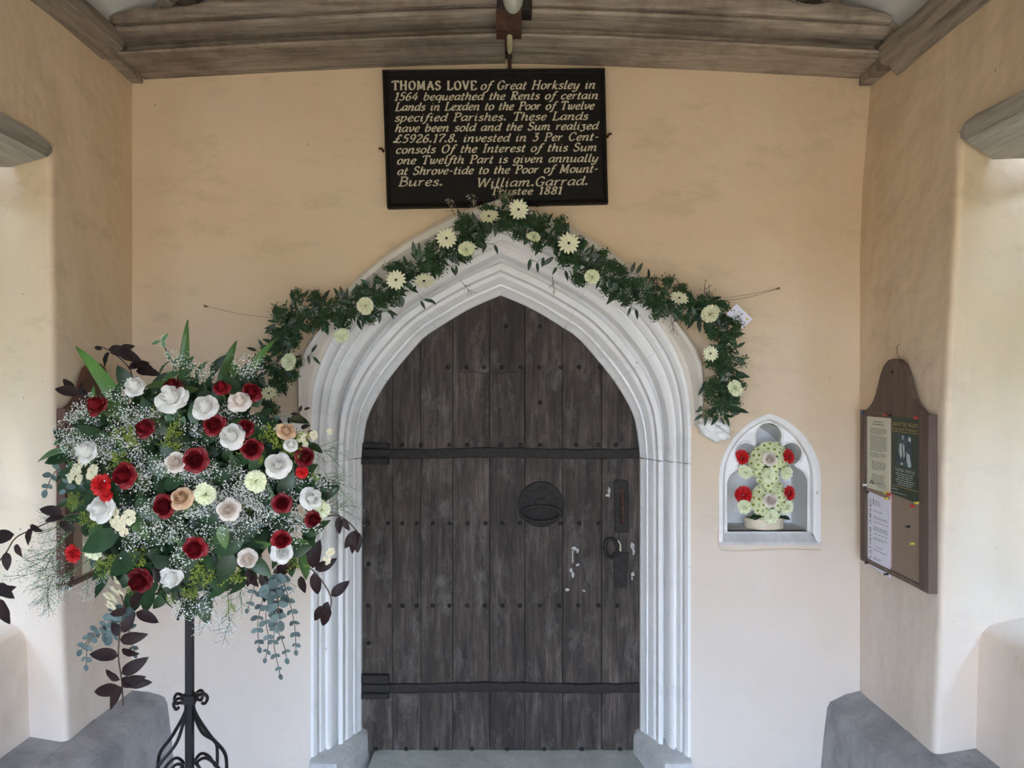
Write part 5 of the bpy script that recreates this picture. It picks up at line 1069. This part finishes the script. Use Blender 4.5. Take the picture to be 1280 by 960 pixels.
# roses and carnations where the photograph shows them
RN = {'white': 'white rose', 'blush': 'blush white rose', 'peach': 'peach rose with pale outer petals', 'darkred': 'dark red rose'}
for j, (u, v, pr, kk, tx, tz) in enumerate(((171, 487, 13, 'white', 0, .6), (217, 502, 17, 'white', 0, .8), (259, 513, 16, 'white', -.1, .6), (293, 547, 16, 'white', -.3, .3), (300, 505, 12, 'blush', .1, .7), (349, 583, 16, 'white', -.2, .3), (222, 578, 13, 'blush', .1, .1), (229, 624, 12, 'peach', 0, .6), (287, 637, 14, 'blush', .1, .2),
        (114, 567, 14, 'white', -.3, .5), (131, 637, 15, 'white', -.2, .4), (216, 716, 14, 'white', 0, -.7), (309, 696, 12.5, 'blush', .2, -.1), (352, 690, 11.5, 'white', .1, .2), (387, 624, 14, 'white', .3, .4), (363, 558, 9, 'white', .2, .7), (357, 541, 10, 'peach', .3, .7),
        (160, 594, 15, 'darkred', -.1, .1), (208, 632, 14, 'darkred', 0, .1), (246, 575, 14, 'darkred', .1, 0), (185, 537, 12, 'darkred', -.2, .5), (126, 510, 13, 'darkred', -.3, .6), (178, 722, 14, 'darkred', 0, -.1), (246, 683, 14, 'darkred', 0, -.1), (314, 493, 12, 'darkred', .2, .4), (269, 533, 12, 'darkred', 0, .4), (307, 537, 11, 'darkred', .1, .4), (315, 562, 13, 'darkred', .1, .2),
        (379, 572, 11, 'darkred', .5, .3), (389, 648, 10, 'darkred', .4, -.1), (351, 673, 11.5, 'darkred', .2, -.1), (352, 629, 11, 'darkred', .2, .2), (218, 488, 12, 'darkred', 0, .8), (278, 488, 10, 'darkred', 0, .8))):
    p, nrm, d = dome(u, v, -.062); n_ = Vector((nrm.x*.5+tx, nrm.y-.35, nrm.z*.3+tz)); m = orient(p, n_, pr*1.12*d/F, r.random()*6, pr*1.2*d/F)
    o = link('rose', ROSE[kk][j % 3], root, m); o['label'] = RN[kk]; link('calyx', CALYX, o, m)
for j, (u, v, pr, kk) in enumerate(((320, 601, 14, 'lemon'), (257, 618, 14, 'lemon'), (118, 686, 14, 'lemon'), (402, 637, 11, 'lemon'), (127, 606, 14, 'scarlet'), (92, 691, 12, 'scarlet'), (133, 618, 9, 'scarlet'), (378, 590, 8, 'scarlet'))):
    p, nrm, d = dome(u, v, -.058); m = orient(p, (nrm.x*.5, nrm.y-.4, nrm.z*.4+.1), pr*d/F, r.random()*6); o = link('carnation', CARN[kk], root, m); o['label'] = 'pale lemon carnation' if kk == 'lemon' else 'scarlet carnation'
for j, (u, v, pr) in enumerate(((104, 580, 13), (118, 592, 12), (92, 592, 11), (100, 600, 8), (150, 650, 13), (163, 645, 12), (150, 658, 12), (140, 745, 11), (147, 738, 9), (140, 755, 9), (146, 725, 6), (392, 545, 7), (378, 550, 9), (412, 540, 5), (405, 642, 7), (412, 690, 7), (408, 700, 6))):
    p, nrm, d = dome(u, v, -.045); link('stock_floret_cluster', STOCK[j % 2], root, orient(p, (nrm.x, nrm.y-.3, nrm.z+.1), pr*d/F, r.random()*6))
# sword leaves
def sword(pts, wpx, d):
    mb = MB(); path = catmull([P(u, v, d+dd) for u, v, dd in pts], 5); n = len(path)-1
    for i, p in enumerate(path):
        pass
    vs = []
    for i, p in enumerate(path):
        t = (path[min(i+1, n)]-path[max(i-1, 0)]).normalized(); sd = t.cross(Vector((0, -1, 0))).normalized(); hw = wpx*d/F*.5*(1-(i/n)**2.2)*(.75+.25*min(1, i/n*3))+.0004
        vs += [p+sd*hw+Vector((0, -.004, 0)), p+Vector((0, .003, 0)), p-sd*hw+Vector((0, -.004, 0))]
    mb.add(vs, [(3*i+j, 3*i+3+j, 3*i+4+j, 3*i+1+j) for i in range(n) for j in (0, 1)]); part('sword_leaf', mb, M['sword'], root, smooth=60)
sword([(160, 530, 0), (140, 490, -.02), (115, 455, -.02), (95, 433, 0)], 22, 2.42); sword([(232, 520, 0), (231, 450, 0), (235, 400, 0)], 17, 2.5)
sword([(276, 510, 0), (283, 460, 0), (296, 426, 0)], 18, 2.5); sword([(295, 520, 0), (302, 490, 0), (322, 450, 0), (346, 423, 0)], 17, 2.5); sword([(170, 600, 0), (158, 575, 0), (147, 545, 0), (133, 515, 0)], 6, 2.3)
# foliage branches
def branch(name, pts, d, leaves, me, lsize, rad=.0022, extra=None, droop=None):
    """leaves: (u, v, angle, length px) with the angle counter-clockwise from the right"""
    mb = MB(); mb.tube(catmull([P(u, v, d) for u, v in pts], 5), rad, 5); st = part(name, mb, M['twig'], root, smooth=60)
    for (u, v, an, L) in leaves:
        a = radians(an); m = along(P(u, v, d-.005), (cos(a), r.uniform(-.35, .1), sin(a)), (r.uniform(-.6, .6), -1, r.uniform(-.2, .7)), L*.88*d/F); o = link('leaf', me, st, m)
        if extra: link('pale_margin', extra, o, m) if False else link('pale_margin', extra, st, m)
branch('copper_beech_branch', [(180, 500), (168, 478), (160, 458), (140, 440), (125, 433)], 2.48, [(136, 436, -10, 34), (150, 440, -20, 34), (165, 455, -10, 30), (160, 460, 20, 30), (136, 440, 250, 22), (170, 463, -5, 34), (172, 470, 260, 20), (128, 436, 170, 14), (150, 436, 10, 22)], LB, 30)
branch('copper_beech_branch', [(140, 520), (118, 500), (100, 492)], 2.44, [(100, 492, 165, 34), (95, 486, 150, 26), (104, 496, 100, 22), (110, 498, 120, 18)], LB, 30)
branch('copper_beech_branch', [(110, 640), (80, 645), (45, 660), (20, 672), (8, 690), (-4, 705)], 2.35, [(80, 645, 190, 26), (78, 640, 170, 32), (40, 660, 250, 26), (38, 656, 330, 20), (18, 668, 190, 42), (20, 680, 300, 20), (8, 690, 280, 26), (-4, 730, 330, 34), (-2, 748, 290, 40), (-6, 690, 210, 30), (-6, 742, 20, 30), (75, 652, 330, 24)], LB, 30)
branch('copper_beech_branch', [(150, 740), (155, 760), (150, 790), (148, 820), (152, 850), (154, 882)], 2.38, [(164, 760, 60, 34), (170, 765, -25, 34), (158, 762, 200, 26), (150, 800, 10, 38), (152, 812, -15, 26), (148, 820, 170, 40), (152, 842, 30, 40), (150, 850, 150, 26), (152, 856, 20, 34), (150, 858, 195, 40), (153, 858, 240, 34), (156, 852, -5, 36), (152, 848, 340, 26), (148, 795, 120, 22), (154, 790, 60, 30)], LB, 30)
branch('copper_beech_branch', [(365, 690), (385, 708), (392, 714), (405, 730), (414, 748), (412, 765)], 2.42, [(390, 710, 75, 42), (394, 712, 25, 34), (392, 716, 280, 34), (414, 745, 40, 32), (410, 752, 250, 26), (408, 755, 265, 34), (405, 757, 235, 28), (372, 705, 195, 36), (374, 708, 60, 26), (376, 720, 280, 26), (380, 700, 100, 30), (360, 690, 260, 20)], LB, 30)
branch('copper_beech_branch', [(400, 648), (420, 644), (435, 652), (446, 664)], 2.46, [(424, 646, 270, 24), (428, 648, 300, 20), (446, 662, 255, 34), (446, 664, 275, 30), (444, 664, 240, 28), (405, 652, 230, 18)], LB, 30)
branch('copper_beech_branch', [(330, 720), (322, 712), (308, 712)], 2.36, [(308, 712, 300, 30), (316, 716, 240, 24), (326, 718, 280, 18)], LB, 30)
branch('copper_beech_branch', [(348, 548), (352, 540), (366, 528), (378, 510)], 2.42, [(362, 530, 100, 10), (368, 522, 40, 10), (374, 515, 70, 10), (372, 518, 170, 10), (380, 512, 20, 9), (352, 532, 120, 14), (384, 540, 0, 12), (376, 535, 20, 14)], LB, 30, .001)
def euca(pts, d, n, L0, L1):
    path = resample(catmull([P(u, v, d) for u, v in pts], 5), n*2+1); mb = MB(); mb.tube(path, .0014, 4); st = part('eucalyptus_stem', mb, M['twig'], root, smooth=60)
    for i in range(n):
        q = path[2*i+1]; t = (path[2*i+2]-path[2*i]).normalized(); s_ = t.cross(Vector((0, -1, 0))); L = (L0+(L1-L0)*i/n)*d/F
        for sg in (-1, 1): link('leaf', LE, st, along(q, s_*sg+t*r.uniform(.2, .8)+Vector((0, r.uniform(-.5, .1), 0)), (r.uniform(-.7, .7), -1, r.uniform(-.4, .9)), L*r.uniform(.6, .95)))
    link('leaf', LE, st, along(path[-1], t, (0, -1, 0), L))
euca([(345, 710), (348, 760), (342, 800), (350, 842)], 2.38, 8, 19, 7); euca([(335, 720), (328, 750), (322, 780), (324, 808)], 2.4, 6, 15, 8); euca([(350, 715), (360, 745), (368, 780), (370, 812)], 2.4, 7, 16, 7)
euca([(340, 730), (332, 770), (336, 800), (332, 822)], 2.36, 5, 15, 6); euca([(355, 735), (345, 775), (356, 810), (358, 822)], 2.42, 5, 17, 7); euca([(330, 725), (345, 745), (350, 775)], 2.36, 4, 20, 14)
euca([(150, 755), (140, 775), (118, 790), (102, 812)], 2.42, 6, 17, 9); euca([(150, 760), (142, 785), (112, 800), (108, 830)], 2.4, 6, 16, 8); euca([(158, 755), (150, 780), (140, 795)], 2.4, 4, 18, 14); euca([(150, 765), (160, 785), (168, 815)], 2.44, 4, 14, 7)
euca([(100, 600), (85, 585), (68, 590), (58, 612)], 2.46, 5, 15, 11); euca([(100, 610), (90, 600), (82, 612), (92, 628)], 2.42, 4, 15, 12); euca([(310, 700), (318, 730), (310, 760)], 2.44, 4, 10, 7)
branch('variegated_branch', [(215, 500), (222, 470), (212, 445), (200, 425)], 2.44, [(200, 426, 200, 14), (202, 428, 60, 16), (205, 435, 100, 14), (208, 440, 300, 14), (216, 455, 30, 24), (222, 460, 10, 26), (225, 465, 200, 26), (220, 470, 230, 24), (228, 470, 40, 26), (232, 462, 60, 22), (222, 480, 200, 26), (230, 478, -10, 24)], LV, 20, extra=LVM)
branch('variegated_branch', [(130, 560), (108, 540), (95, 535), (82, 550)], 2.40, [(106, 536, 220, 32), (98, 532, 260, 24), (110, 536, 290, 26), (85, 545, 250, 28), (92, 550, 265, 26), (104, 548, 240, 30), (114, 545, 300, 24), (80, 548, 210, 18), (118, 548, 260, 26)], LV, 20, extra=LVM)
branch('variegated_branch', [(245, 520), (268, 490), (276, 478), (288, 462)], 2.46, [(255, 498, 330, 26), (268, 490, 280, 24), (240, 492, -20, 24), (276, 480, 200, 20), (262, 500, 20, 20)], LV, 20, extra=LVM)
branch('variegated_branch', [(215, 520), (222, 540), (228, 560)], 2.26, [(222, 540, 60, 26), (217, 530, 120, 22), (215, 496, 70, 20)], LV, 20, extra=LVM)
